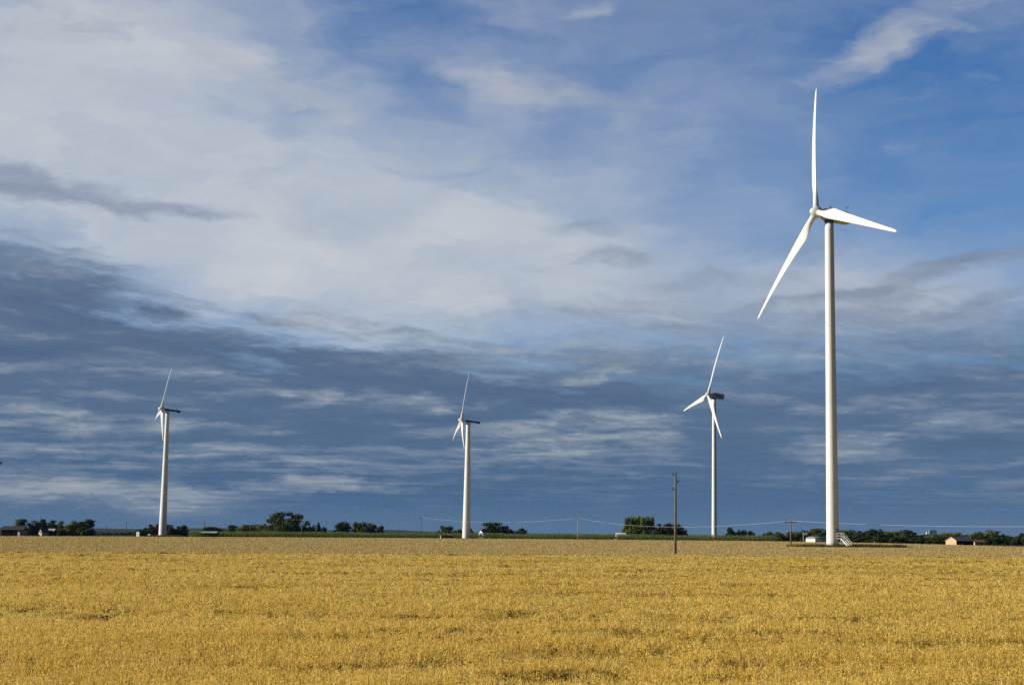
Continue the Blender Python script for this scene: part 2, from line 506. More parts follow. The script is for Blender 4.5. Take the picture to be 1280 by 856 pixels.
def field_mat(name, stops, fine=3.0, bump=0.6, patch=0.02, tracks=False):
    m = bpy.data.materials.new(name)
    m.use_nodes = True
    t = NT(m.node_tree)
    b = m.node_tree.nodes['Principled BSDF']
    p = t.n('ShaderNodeTexCoord').outputs['Object']
    big = t.noise(t.vm('MULTIPLY', p, (1, 2.5, 1)), patch, 5, 0.6)['Fac']
    mid = t.noise(t.vm('MULTIPLY', p, (1, 1.6, 1)), 0.35, 6, 0.65)['Fac']
    fin = t.noise(p, fine, 4, 0.7)['Fac']
    f = t.m('ADD', t.m('ADD', t.m('MULTIPLY', big, 0.4), t.m('MULTIPLY', mid, 0.3)), t.m('MULTIPLY', fin, 0.3))
    c = t.ramp(t.rng(f, 0.34, 0.66), stops)
    if tracks:      # sprayer wheelings and drill bouts running along the field
        x, y, _ = t.sep(p)
        yy = t.m('ADD', t.m('ADD', y, t.m('MULTIPLY', x, -0.10)), t.m('MULTIPLY', big, 6.0))
        wv = t.m('ABSOLUTE', t.m('SUBTRACT', t.m('FRACT', t.m('DIVIDE', yy, 21.0)), 0.5))
        c = t.mix(t.rng(wv, 0.05, 0.0, 0.0, 0.45), c, (0.17, 0.125, 0.055))
        bout = t.noise(t.xyz(t.m('MULTIPLY', x, 0.004), t.m('MULTIPLY', yy, 0.11)), 1, 5, 0.6)['Fac']
        c = t.mix(t.rng(bout, .35, .65, 0, .5), c, (0.60, 0.455, 0.185))
    t.put(b.inputs['Base Color'], c)
    b.inputs['Roughness'].default_value = 0.95
    b.inputs['Specular IOR Level'].default_value = 0.05
    bp = t.n('ShaderNodeBump'); bp.inputs['Strength'].default_value = bump; bp.inputs['Distance'].default_value = 0.25
    t.put(bp.inputs['Height'], t.m('ADD', fin, mid)); t.put(b.inputs['Normal'], bp.outputs[0])
    return m


M['soil'] = field_mat('far_farmland', [(0, (0.018, 0.026, 0.016)), (.5, (0.026, 0.036, 0.021)), (1, (0.05, 0.058, 0.03))], 1.0, 0.3, 0.004)
M['tan'] = field_mat('ripe_wheat_canopy', [(0, (0.30, 0.215, 0.075)), (.5, (0.47, 0.345, 0.125)), (1, (0.64, 0.48, 0.185))], 2.2, 0.9, tracks=True)
M['canopy'] = field_mat('oat_straw_underlayer', [(0, (0.30, 0.195, 0.04)), (.5, (0.46, 0.32, 0.07)), (1, (0.60, 0.43, 0.11))], 9.0, 1.0)
M['hill'] = field_mat('wooded_hillside', [(0, (0.016, 0.026, 0.024)), (.5, (0.024, 0.036, 0.032)), (1, (0.034, 0.048, 0.040))], 0.05, 0.5, 0.001)

# ------------------------------------------------------------------ ground


def grid_sheet(name, xs, ys, zf, m, kind='structure', skirt=None):
    vs = [(x, y, zf(x, y)) for y in ys for x in xs]
    nx = len(xs)
    fs = [(j * nx + i, j * nx + i + 1, (j + 1) * nx + i + 1, (j + 1) * nx + i) for j in range(len(ys) - 1) for i in range(nx - 1)]
    me = bpy.data.meshes.new(name)
    me.from_pydata(vs, [], fs)
    me.materials.append(m)
    me.polygons.foreach_set('use_smooth', [True] * len(fs))
    o = link(name, me)
    o['kind'] = kind
    return o


grid_sheet('ground', [-12000, -3000, -300, 0, 300, 3000, 12000], [-3000, -300, 0, 300, 3000, 12500], lambda x, y: 0.0, M['soil'])


def edge_near(X):      # where the oats stop and the wheat begins
    return 161.0 + 0.20 * X if X > -60 else 149.0 + 0.12 * (X + 60)


FAR = [(-160, 669.6), (0, 669.8), (120, 670.1), (240, 670.8), (480, 672.0), (640, 673.2), (800, 674.6), (960, 676.2), (1120, 679.0), (1200, 681.0), (1280, 683.2), (1440, 688.0)]
WHEAT_Z = 0.55


def make_wheat():
    near, far = [], []
    mb = MB()
    N = 14
    rows = []
    for x, y in FAR:
        q = on_plane(x, y, WHEAT_Z)
        p = None
        Y = 160.0
        for _ in range(12):
            Y = edge_near(ground_at(x, Y).x)
        p = ground_at(x, Y - 3)
        col = [Vector((p.x + (q.x - p.x) * k / N, p.y + (q.y - p.y) * k / N, WHEAT_Z)) for k in range(N + 1)]
        col = [Vector((col[0].x, col[0].y, 0.0))] + col + [Vector((q.x, q.y, 0.0))]
        rows.append(col)
    mb.loft(rows, closed=False, cap=False, smooth=False)
    o = mb.build('wheat_field', M['tan'])
    o['kind'] = 'structure'
    return rows


make_wheat()


def make_hills():
    # low wooded ridge on the left horizon
    rng = random.Random(3)
    xs, Y = [], 6500.0
    mb = MB(); rings = []
    for i in range(121):
        px = -260 + i * 8.0
        top = 660.4 + max(0, px - 140) * 0.0075 - 1.3 * math.sin(px * 0.012 + 1.0) - 0.9 * math.sin(px * 0.031) - rng.uniform(0, 0.5)
        top -= 2.2 * math.exp(-((px - 300) / 70) ** 2)
        if px > 470: top += (px - 470) * 0.02
        p = at(px, top, Y)
        h = max(p.z, 2.0)
        rings.append([Vector((p.x, Y - 420, -1)), Vector((p.x, Y - 220, h * .5)), Vector((p.x, Y, h)), Vector((p.x, Y + 500, h * .4)), Vector((p.x, Y + 900, -1))])
    mb.loft(rings, closed=False, cap=False)
    o = mb.build('hills', M['hill']); o['kind'] = 'structure'


make_hills()

# ------------------------------------------------------------------ oats
rs = np.random.RandomState(11)
_lat = rs.rand(64, 64).astype(np.float32)


def vnoise(x, y):
    xi, yi = np.floor(x).astype(int), np.floor(y).astype(int)
    fx, fy = x - xi, y - yi
    fx = fx * fx * (3 - 2 * fx); fy = fy * fy * (3 - 2 * fy)
    g = lambda i, j: _lat[np.mod(j, 64), np.mod(i, 64)]
    return (g(xi, yi) * (1 - fx) + g(xi + 1, yi) * fx) * (1 - fy) + (g(xi, yi + 1) * (1 - fx) + g(xi + 1, yi + 1) * fx) * fy


def oat_height(x, y):
    h = 0.80 + 0.12 * (vnoise(x / 11.0 + 3, y / 6.0) - .5) + 0.09 * (vnoise(x / 2.3, y / 1.7 + 9) - .5) + 0.10 * (vnoise(x / .6 + 5, y / .5) - .5)
    lodge = np.clip((vnoise(x / 7.0 + 21, y / 3.6 + 40) - .62) / .2, 0, 1)          # laid-over hollows
    lodge = np.maximum(lodge, np.clip((vnoise(x / 14.0 + 11, y / 2.2 + 3) - .70) / .14, 0, 1))
    lodge *= np.clip((vnoise(x / 1.1 + 2, y / .9 + 7) - .2) / .45, 0, 1)
    return h - np.where(y < 70, 0.29, 0.22) * lodge


def make_oats():
    Y0, Y1, N = 17.0, 186.0, 250000
    k = 0.35                                                                        # density falls off with distance, size of a tuft grows
    U = rs.rand(N)
    Y = (Y0 ** -k + U * (Y1 ** -k - Y0 ** -k)) ** (-1 / k)
    X = Y * (rs.rand(N) * .90 - .50) + rs.randn(N) * 1.5
    lim = np.where(X > -60, 161.0 + .20 * X, 149.0 + .12 * (X + 60))
    lim = lim + 3.0 * (vnoise(X / 3.0, X * 0 + 5) - .5) + rs.randn(N) * .7
    keep = Y < lim
    X, Y = X[keep], Y[keep]
    N = len(X)
    H = oat_height(X, Y)
    sc = np.maximum(1.0, Y / 25.0) ** 0.68                                          # apparent grain of the stand
    head = H + rs.uniform(-.15, .03, N)
    lean = np.stack([rs.randn(N) * .05 + .03, rs.randn(N) * .05], 1)
    htone = np.clip(.5 + rs.randn(N) * .16, .05, .98)
    K = 9
    n = N * K
    idx = np.repeat(np.arange(N), K)
    s = sc[idx]
    ang = rs.rand(n) * 2 * np.pi
    rad = rs.uniform(.01, .075, n) * np.minimum(s, 3.2)
    zz = rs.uniform(-.13, .06, n) 
    c = np.stack([X[idx] + lean[idx, 0] + np.cos(ang) * rad, Y[idx] + lean[idx, 1] + np.sin(ang) * rad, head[idx] + zz], 1)
    L = rs.uniform(.024, .042, n) * np.minimum(s, 5.2)
    W = L * rs.uniform(.32, .5, n)
    d = np.stack([np.cos(ang) * .6 + rs.randn(n) * .35, np.sin(ang) * .6 + rs.randn(n) * .35, -rs.uniform(.6, 1.9, n)], 1)
    d /= np.linalg.norm(d, axis=1, keepdims=True)
    e = np.cross(d, rs.randn(n, 3)); e /= np.linalg.norm(e, axis=1, keepdims=True)
    T = np.stack([c, c + d * (L * .55)[:, None] + e * W[:, None] * .5, c + d * L[:, None], c + d * (L * .45)[:, None] - e * W[:, None] * .5], 1)
    tone = np.clip(htone[idx] + rs.randn(n) * .10, 0, 1)
    # stalks
    p = np.stack([X, Y, H - .42], 1)
    q = np.stack([X + lean[:, 0], Y + lean[:, 1], head + .03], 1)
    wv = np.stack([np.ones(N), rs.randn(N) * .6, np.zeros(N)], 1) * (.0048 * np.minimum(sc, 4))[:, None]
    ST = np.stack([p - wv, p + wv, q + wv * .5, q - wv * .5], 1)
    V = np.concatenate([T, ST]); tone = np.concatenate([tone, np.clip(htone - .08, 0, 1)])
    me = tri_mesh('oat_crop', V, tone, M['oat'])
    o = link('oat_crop', me)
    tag(o, 'ripe golden oat crop standing across the whole near field', 'oats', kind='stuff')
    # straw mass below the heads
    ys = list(np.geomspace(12, 190, 330))
    xs = np.linspace(-.56, .48, 360)
    YY = np.array(ys)[:, None]; XX = xs[None, :] * (YY + 8)
    jit = rs.randn(*XX.shape) * .02 * np.maximum(1, YY / 60)
    ZZ = oat_height(XX, YY + 0 * XX) - .14 + np.clip(jit, -.06, .06)
    lim = np.where(XX > -60, 161.0 + .20 * XX, 149.0 + .12 * (XX + 60))
    YC = np.minimum(YY + 0 * XX, lim)
    ZZ = np.where(YY + 0 * XX > lim + 4, 0.1, ZZ)
    vs = np.stack([XX, YC, ZZ], -1).reshape(-1, 3)
    nx = len(xs)
    j, i = np.mgrid[0:len(ys) - 1, 0:nx - 1]
    b = (j * nx + i).ravel()
    me = bpy.data.meshes.new('oat_straw')
    me.from_pydata(vs.tolist(), [], np.stack([b, b + 1, b + nx + 1, b + nx], 1).tolist())
    me.materials.append(M['canopy'])
    st = link('oat_straw', me)
    tag(st, 'dense straw below the golden oat heads in the near field', 'oats', kind='stuff')


make_oats()
M['wheat_ear'] = leaf_mat('ripe_wheat_ears', (0.36, 0.265, 0.115), (0.47, 0.355, 0.155), (0.60, 0.46, 0.21), 0.22, 0.05)


def make_wheat_ears():
    # ears standing just above the wheat canopy, coarser with distance
    n = 260000
    r = np.random.RandomState(31)
    px = r.uniform(-190, 1470, n)
    fx = np.array([f[0] for f in FAR], float); fy = np.array([on_plane(f[0], f[1], WHEAT_Z).y for f in FAR])
    far = np.interp(px, fx, fy) - 3
    tanx = np.array([ground_at(v, 1000).x / 1000 for v in (-190, 1470)])
    tx = np.interp(px, (-190, 1470), tanx)
    u = r.rand(n)
    y0 = 148.0
    Y = (y0 ** -.8 + u * (far ** -.8 - y0 ** -.8)) ** (-1 / .8)
    X = Y * tx
    ok = Y > np.where(X > -60, 161.0 + .20 * X, 149.0 + .12 * (X + 60)) - 1.5
    wheel = np.abs(np.mod((Y - .10 * X) / 21.0, 1) - .5) < .03
    ok &= ~(wheel & (r.rand(n) < .6))
    ok &= ~((px > 976) & (px < 1140) & (Y > 296) & (Y < 342))       # the mown margin round the big turbine's foot
    X, Y = X[ok], Y[ok]; n = len(X)
    s = Y / 200.0
    L = r.uniform(.08, .16, n) * s ** .7; W = L * r.uniform(.4, .8, n)
    a = r.rand(n) * 2 * np.pi
    z0 = WHEAT_Z - .04 + r.uniform(0, .05, n)
    P = np.stack([X, Y, z0], 1)
    wv = np.stack([np.cos(a) * W, np.sin(a) * W, 0 * a], 1) * .5
    tip = P + np.stack([r.randn(n) * .05 * s, r.randn(n) * .05 * s, L], 1)
    V = np.stack([P - wv, P + wv, tip], 1)
    o = link('wheat_crop', tri_mesh('wheat_crop', V, np.clip(.48 + .10 * r.randn(n), 0, 1), M['wheat_ear']))
    tag(o, 'duller tan wheat ears standing beyond the golden oats', 'wheat', kind='stuff')


make_wheat_ears()


def blade_patch(name, pts, h0, h1, m, label, cat, w=.05, seed=1):
    r = np.random.RandomState(seed)
    P = np.array(pts, np.float32)
    n = len(P)
    h = r.uniform(h0, h1, n)
    a = r.rand(n) * 2 * np.pi
    wv = np.stack([np.cos(a), np.sin(a), 0 * a], 1) * (w * r.uniform(.6, 1.4, n))[:, None]
    tip = P + np.stack([r.randn(n) * .25 * h, r.randn(n) * .25 * h, h], 1)
    V = np.stack([P - wv, P + wv, tip], 1)
    o = link(name, tri_mesh(name, V, np.clip(r.normal(.45, .2, n), 0, 1), m))
    tag(o, label, cat, kind='stuff')
    return o


def make_rough_grass():
    r = random.Random(5)
    pts = []
    for _ in range(11000):       # margin round the foot of the big turbine
        x = r.triangular(982, 1114, 1082); Y = r.gauss(331, 2.6)
        p = ground_at(x, Y)
        k = 1.0
        pts.append((p.x, p.y, WHEAT_Z - .12))
    for _ in range(2600):
        p = ground_at(r.gauss(1121, 5.5), r.gauss(330, 1.2))
        pts.append((p.x, p.y, WHEAT_Z - .15))
    blade_patch('rough_grass', pts, .25, .85, M['rough'], 'dark rough grass and weeds round the foot of the largest turbine', 'grass', .06, 2)
    pts = []
    for _ in range(9000):
        p = ground_at(r.uniform(178, 226), r.uniform(604, 618))
        pts.append((p.x, p.y, WHEAT_Z - .2))
    blade_patch('weed_strip', pts, .3, .9, M['rough'], 'thin strip of dark weeds at the foot of the leftmost turbine', 'grass', .12, 3)


make_rough_grass()


def make_maize():
    r = np.random.RandomState(9)
    line = [(236, 668), (360, 690), (480, 712), (640, 742), (800, 742), (980, 722)]
    V, tone = [], []
    n = 120000
    xs = np.array([l[0] for l in line], float); ds = np.array([l[1] for l in line], float)
    px = r.uniform(236, 978, n)
    dep = r.gamma(1.2, 9.0, n)
    Y = np.interp(px, xs, ds) + dep
    X = np.array([ground_at(a, b).x for a, b in zip(px, Y)])
    top = 2.55 + .25 * np.sin(px * .05) * np.sin(px * .017) + r.randn(n) * .12
    z = top * np.where(r.rand(n) < .5, r.rand(n) * .6, r.beta(2.2, 1.1, n))
    a = r.rand(n) * 2 * np.pi
    L = r.uniform(.5, 1.0, n); W = r.uniform(.06, .13, n) * 1.6
    c = np.stack([X, Y, z], 1)
    d = np.stack([np.cos(a) * .8, np.sin(a) * .8, r.uniform(-.5, .8, n)], 1)
    e = np.cross(d, np.array([0, 0, 1.0])); e /= np.linalg.norm(e, axis=1, keepdims=True)
    T = np.stack([c - e * W[:, None] * .5, c + e * W[:, None] * .5, c + d * L[:, None] * .6 + e * W[:, None] * .4, c + d * L[:, None]], 1)
    o = link('maize_crop', tri_mesh('maize_crop', T, np.clip(.45 + r.randn(n) * .15 + .12 * (z / top - .6), 0, 1), M['maize']))
    tag(o, 'green standing maize crop along the far side of the wheat field', 'maize', kind='stuff')
    # grassy bank between wheat and maize
    return


make_maize()

# ------------------------------------------------------------------ turbines


def blade_mesh(hub, e, lead, ax, Rr, bend, cmax, root_r, r0, pitch, bow):
    """e: out along the blade, lead: direction of travel, ax: upwind axis"""
    mb = MB(); rings = []
    st = 30
    for i in range(st + 1):
        q = i / st
        r = r0 + (Rr - r0) * q
        blend = min(1.0, max(0.0, (q - .04) / .15)); blend = blend * blend * (3 - 2 * blend)
        ch_air = cmax * (1 - .80 * ((q - .19) / .81) ** .85) if q > .19 else cmax
        if q > .955: ch_air *= max(.12, math.sqrt(max(0, 1 - ((q - .955) / .046) ** 2)))
        chord = 2 * root_r * (1 - blend) + ch_air * blend
        thick = 2 * root_r * (1 - blend) + ch_air * (.30 - .16 * q) * blend
        tw = R(pitch + 17 * (1 - q) ** 2.2)
        Ld = lead * math.cos(tw) + ax * math.sin(tw)
        Nd = ax * math.cos(tw) - lead * math.sin(tw)
        qq = r / Rr
        c = hub + e * r - ax * (bend * qq - bow * qq * (1 - qq))
        off = .5 * (1 - blend) + .30 * blend                                        # pitch axis behind the leading edge
        ring = []
        for j in range(18):
            th = 2 * math.pi * j / 18
            x = .5 + .5 * math.cos(th)                                              # 0 leading, 1 trailing
            full = math.sin(th) * .5
            shape = math.copysign(1, math.sin(th)) * 1.0 * (x ** .5) * (1 - x) ** .9 * 0.95 if abs(math.sin(th)) > 1e-6 else 0
            xx = x
            yy = full * (1 - blend) + shape * blend * (1.0 if math.sin(th) > 0 else .75)
            ring.append(c + Ld * ((off - xx) * chord) + Nd * (yy * thick))
        rings.append(ring)
    mb.loft(rings)
    return mb


def turbine(name, label, px, Y, ztop_hub, yaw, tilt, over, Rr, phase, bend, kind, d_base, d_top, extras=None):
    base = ground_at(px, Y)
    root = empty('wind_turbine', base)
    tag(root, label, 'wind turbine', 'white wind turbines standing in the fields')
    H = ztop_hub
    ps, tl = R(yaw), R(tilt)
    ax = Vector((-math.cos(ps) * math.cos(tl), -math.sin(ps) * math.cos(tl), math.sin(tl)))
    side = ax.cross(Vector((0, 0, 1))).normalized()
    up = side.cross(ax)
    hub = Vector((0, 0, H)) + ax * over
    back = -ax
    zt = H - (1.6 if kind == 'big' else 1.05)
    # tower: welded cans, slight flange lines
    mb = MB(); rings = []
    nsec = 3
    levels = [0.0]
    for s_ in range(1, 40): levels.append(zt * s_ / 40)
    levels.append(zt)
    for z in levels:
        rr = (d_base + (d_top - d_base) * (z / zt) ** .92) / 2
        rings.append([Vector((math.cos(t_) * rr, math.sin(t_) * rr, z)) for t_ in [2 * math.pi * j / 40 for j in range(40)]])
    mb.loft(rings)
    mb.build('tower', M['white'], root)
    for fz in (zt * .34, zt * .68):
        rr = (d_base + (d_top - d_base) * (fz / zt) ** .92) / 2 + .03
        fb = MB()
        fb.loft([[Vector((math.cos(t_) * rr, math.sin(t_) * rr, fz + dz)) for t_ in [2 * math.pi * j / 40 for j in range(40)]] for dz in (-.06, .06)])
        fb.build('flange', M['white'], root)
    fb = MB()
    fb.loft([[Vector((math.cos(t_) * rr, math.sin(t_) * rr, z)) for t_ in [2 * math.pi * j / 40 for j in range(40)]] for rr, z in ((d_base * .72, -.3), (d_base * .72, .25), (d_base * .66, .32))])
    fb.build('foundation', M['concrete'], root)

    def sec(mb, d0, d1, prof0, prof1=None, nseg=8, taper=lambda q: 1.0, lift=lambda q: 0.0):
        prof1 = prof1 or prof0
        rr = []
        for i in range(nseg + 1):
            q = i / nseg
            o = Vector((0, 0, H)) + back * (d0 + (d1 - d0) * q) + up * lift(q)
            rr.append([o + side * ((a[0] * (1 - q) + b[0] * q) * taper(q)) + up * ((a[1] * (1 - q) + b[1] * q) * taper(q)) for a, b in zip(prof0, prof1)])
        mb.loft(rr, smooth=False)

    def rrect(hw, lo, hi, c):
        return [(-hw + c, lo), (hw - c, lo), (hw, lo + c), (hw, hi - c), (hw - c, hi), (-hw + c, hi), (-hw, hi - c), (-hw, lo + c)]

    if kind == 'big':
        nb = MB()
        sec(nb, -1.6, -.4, rrect(1.05, -1.0, 1.0, .35), rrect(1.35, -1.3, 1.25, .3), 2)
        sec(nb, -.4, 4.9, rrect(1.35, -1.3, 1.25, .3), rrect(1.25, -1.0, 1.2, .3), 6)
        nac = nb.build('nacelle', M['nacelle'], root)
        band = MB()
        for sgn in (-1, 1):
            o0 = Vector((0, 0, H))
            for (a0, a1, z0, z1) in ((.2, 3.6, -.25, .35),):
                p = [o0 + back * a0 + side * sgn * 1.352 + up * z0, o0 + back * a1 + side * sgn * 1.285 + up * z0,
                     o0 + back * a1 + side * sgn * 1.285 + up * z1, o0 + back * a0 + side * sgn * 1.352 + up * z1]
                p2 = [v + side * sgn * .02 for v in p]
                band.loft([p, p2], smooth=False)
        band.build('side_band', M['navy'], nac)
        hb = MB()
        sec(hb, -.2, 4.5, rrect(.75, 1.22, 1.52, .12), rrect(.75, 1.22, 1.42, .10), 2)
        hb.build('roof_hatch', M['navy'], nac)
        for dpos, hh in ((4.3, 1.35), (-.1, .55)):
            wb = MB()
            o0 = Vector((0, 0, H)) + back * dpos + up * 1.2
            wb.tube([o0, o0 + up * (hh + .25)], .045, 6)
            wb.bar(o0 + up * (hh) - side * .5, o0 + up * hh + side * .5, .05, .05)
            wb.tube([o0 + up * hh - side * .5, o0 + up * (hh + .3) - side * .5], .06, 6)
            wb.tube([o0 + up * hh + side * .5, o0 + up * (hh + .22) + side * .5], .05, 6)
            wb.build('wind_sensor', M['darkmetal'] if dpos > 1 else M['white'], nac)
        yb = MB()
        yb.loft([[Vector((math.cos(t_) * rr, math.sin(t_) * rr, z)) for t_ in [2 * math.pi * j / 32 for j in range(32)]] for rr, z in ((d_top * .5 + .02, zt + .005), (d_top * .5 + .14, zt + .1), (d_top * .5 + .14, zt + .5))])
        yb.build('yaw_ring', M['darkmetal'], root)
        rad, root_r, cmax, nose = 1.2, .62, 2.55, 1.45
    else:
        nb = MB()
        sec(nb, -1.4, -.2, rrect(.45, -.35, .35, .15), rrect(.80, -.36, .40, .15), 2)
        sec(nb, -.2, 3.6, rrect(.80, -.36, .40, .15), rrect(.74, -.22, .30, .12), 4)
        sec(nb, 3.6, 4.9, rrect(.80, -.46, .38, .14), rrect(.74, -.44, .34, .14), 2)
        nac = nb.build('nacelle', M['navy'], root)
        wb = MB()
        o0 = Vector((0, 0, H)) + back * 3.4 + up * .36
        wb.tube([o0, o0 + up * .8], .04, 6)
        wb.bar(o0 + up * .7 - side * .35, o0 + up * .7 + side * .35, .05, .05)
        wb.build('wind_sensor', M['darkmetal'], nac)
        yb = MB()
        yb.loft([[Vector((math.cos(t_) * rr, math.sin(t_) * rr, z)) for t_ in [2 * math.pi * j / 32 for j in range(32)]] for rr, z in ((d_top * .5 + .02, zt + .005), (d_top * .42, zt + .25), (d_top * .42, zt + .7))])
        yb.build('yaw_ring', M['white'], root)
        rad, root_r, cmax, nose = .95, .52, 2.0, 1.3
    # hub and nose cone
    hbm = MB(); rings = []
    prof = [(-.95, rad * .86), (-.7, rad * .98), (0, rad), (.5, rad * .93), (.9, rad * .72), (1.2 * nose / 1.3, rad * .45), (nose, rad * .10)]
    for dd, rr in prof:
        rings.append([hub + ax * dd + (side * math.cos(t_) + up * math.sin(t_)) * rr for t_ in [2 * math.pi * j / 28 for j in range(28)]])
    hbm.loft(rings)
    hub_o = hbm.build('hub', M['hub'] if kind == 'big' else M['white'], root)
    for k in range(3):
        a_ = R(phase) + k * 2 * math.pi / 3
        e = up * math.cos(a_) + side * math.sin(a_)
        lead = up * math.sin(a_) - side * math.cos(a_)
        bo = blade_mesh(hub, e, lead, ax, Rr, bend, cmax, root_r, rad * .80, 1.5, Rr * .06).build('blade', M['blade'], root)
        cb = MB()
        rr = []
        for d0, q in ((rad * .8, root_r * 1.14), (rad * .8 + .32, root_r * 1.14)):
            rr.append([hub + e * d0 + (lead * math.cos(t_) + ax * math.sin(t_)) * q for t_ in [2 * math.pi * j / 20 for j in range(20)]])
        cb.loft(rr)
        cb.build('root_collar', M['hub'], bo)
    return root, base


big, big_base = turbine('wind_turbine', 'tallest white wind turbine, with a white stairway at its foot', 1040.7, 330, 71.31, 24.4, 6.7, 3.26, 30.62, 12.2, 1.0, 'big', 2.62, 1.86)
third, third_base = turbine('wind_turbine', 'slender white turbine with a thick grey nacelle just right of the bare wooden pole', 892.9, 745, 68.91, 20.7, 7.0, 3.17, 29.34, -18.7, .54, 'big', 2.55, 1.8)
mid, mid_base = turbine('wind_turbine', 'short thick-towered turbine with slim dark nacelle beside the small brown shed', 582.9, 650, 49.03, 14.0, 6.4, 2.89, 20.16, -8.9, .19, 'slim', 3.4, 1.75)
left, left_base = turbine('wind_turbine', 'short thick-towered turbine with one blade hanging straight down along its tower', 203.1, 610, 49.66, 24.6, 5.9, 2.34, 17.11, -20.0, .7, 'slim', 3.05, 1.45)


def tower_stairs(root, d_base, ang, zplat, run, s=1.0):
    """steel stairs running down away from the tower along angle ang, with landing, treads, rails and a door behind"""
    u = Vector((math.cos(ang), math.sin(ang), 0)); v = Vector((-math.sin(ang), math.cos(ang), 0))
    r = d_base / 2
    z0 = .30
    st = MB()
    L = 1.15 * s; W = .95 * s
    def P(a, b, z): return u * (r + a) + v * b + Vector((0, 0, z))
    st.loft([[P(.03, -W / 2, zplat - .07), P(L, -W / 2, zplat - .07), P(L, W / 2, zplat - .07), P(.03, W / 2, zplat - .07)],
             [P(.03, -W / 2, zplat), P(L, -W / 2, zplat), P(L, W / 2, zplat), P(.03, W / 2, zplat)]], smooth=False)
    for b in (-W / 2, W / 2):
        st.bar(P(L, b, zplat - .1), P(L + run, b, z0 - .1), .09, .26)
        st.bar(P(L * .9, b, 0), P(L * .9, b, zplat - .075), .09, .09)
    nst = 11
    for i in range(1, nst):
        q = i / nst
        st.bar(P(L + run * q, -W / 2 + .05, zplat + (z0 - zplat) * q), P(L + run * q, W / 2 - .05, zplat + (z0 - zplat) * q), .24, .05)
    so_ = st.build('stairway', M['steel'], root)
    for b in (-W / 2, W / 2):
        h = MB()
        for hh in (.55, 1.05):
            h.bar(P(.05, b, zplat + hh), P(L, b, zplat + hh), .06, .06)
            h.bar(P(L, b, zplat + hh), P(L + run, b, z0 + hh), .06, .06)
        for a, z in ((.08, zplat), (L, zplat), (L + run * .33, zplat + (z0 - zplat) * .33), (L + run * .66, zplat + (z0 - zplat) * .66), (L + run, z0)):
            h.bar(P(a, b, z - .1), P(a, b, z + 1.08), .06, .06)
        h.build('handrail', M['steel'], so_)
    db = MB()
    rr = r + .035
    ring = lambda rad: [[u * (rad * math.cos(t_)) + v * (rad * math.sin(t_)) + Vector((0, 0, z)) for t_ in [(-.34 + .68 * j / 8) for j in range(9)]] for z in (zplat + .02, zplat + 2.05)]
    a_, b_ = ring(rr), ring(r - .05)
    db.loft([a_[0], a_[1], list(b_[1]), list(b_[0]), a_[0]], closed=False, cap=False)
    do = db.build('door', M['door'], root)
    hb = MB()
    c = u * (rr * math.cos(.26)) + v * (rr * math.sin(.26)) + Vector((0, 0, zplat + 1.05))
    hb.bar(c, c + u * .08, .05, .18)
    hb.build('handle', M['darkmetal'], do)


tower_stairs(big, 2.62, R(-44), 2.35, 2.2)
tower_stairs(third, 2.55, R(200), 1.5, 1.5, .9)
# ------------------------------------------------------------------ poles and wires


def pole(label, p, h, r0, r1, m, arms, name='utility_pole', group=None, lean=0.0):
    root = empty(name, p)
    root.rotation_euler = (0, lean, 0)
    tag(root, label, 'utility pole', group)
    mb = MB(); mb.tube([(0, 0, -.3), (0.0, 0, h * .5), (0.0, 0, h)], [r0, (r0 + r1) / 2, r1], 12)
    mb.build('post', m, root)
    tops = []
    for kind, dz, sgn in arms:
        if kind == 'bracket':
            b = MB()
            x = .26 * sgn
            b.bar((0, 0, h - dz - .06), (x, 0, h - dz), .05, .05)
            b.tube([(x, 0, h - dz), (x, 0, h - dz + .1)], .02, 6)
            bo = b.build('bracket', M['darkmetal'], root)
            i = MB(); i.tube([(x, 0, h - dz + .08), (x, 0, h - dz + .13), (x, 0, h - dz + .2), (x, 0, h - dz + .27)], [.07, .10, .085, .045], 10)
            i.build('insulator', M['ceramic'], bo)
            tops.append(Vector(p) + Vector((x, 0, h - dz + .22)))
        else:
            b = MB(); b.bar((-sgn, 0, h - dz), (sgn, 0, h - dz), .16, .18)
            bo = b.build('crossarm', m, root)
            for x in (-sgn * .9, 0, sgn * .9):
                i = MB(); i.tube([(x, 0, h - dz + .09), (x, 0, h - dz + .2), (x, 0, h - dz + .3)], [.07, .09, .04], 8)
                i.build('insulator', M['ceramic'], bo)
            tops.append(Vector(p) + Vector((0, 0, h - dz + .28)))
    return [Vector(p) + Matrix.Rotation(lean, 3, 'Y') @ (q - Vector(p)) for q in tops]


def wire(label, p, q, sag, r, m, group, n=22):
    mb = MB()
    o = (p + q) / 2
    pts = [(p + (q - p) * (i / n)) + Vector((0, 0, -4 * sag * (i / n) * (1 - i / n))) - o for i in range(n + 1)]
    mb.tube(pts, r, 6)
    w = mb.build('overhead_wire', m)
    w.location = o
    tag(w, label, 'wire', group)


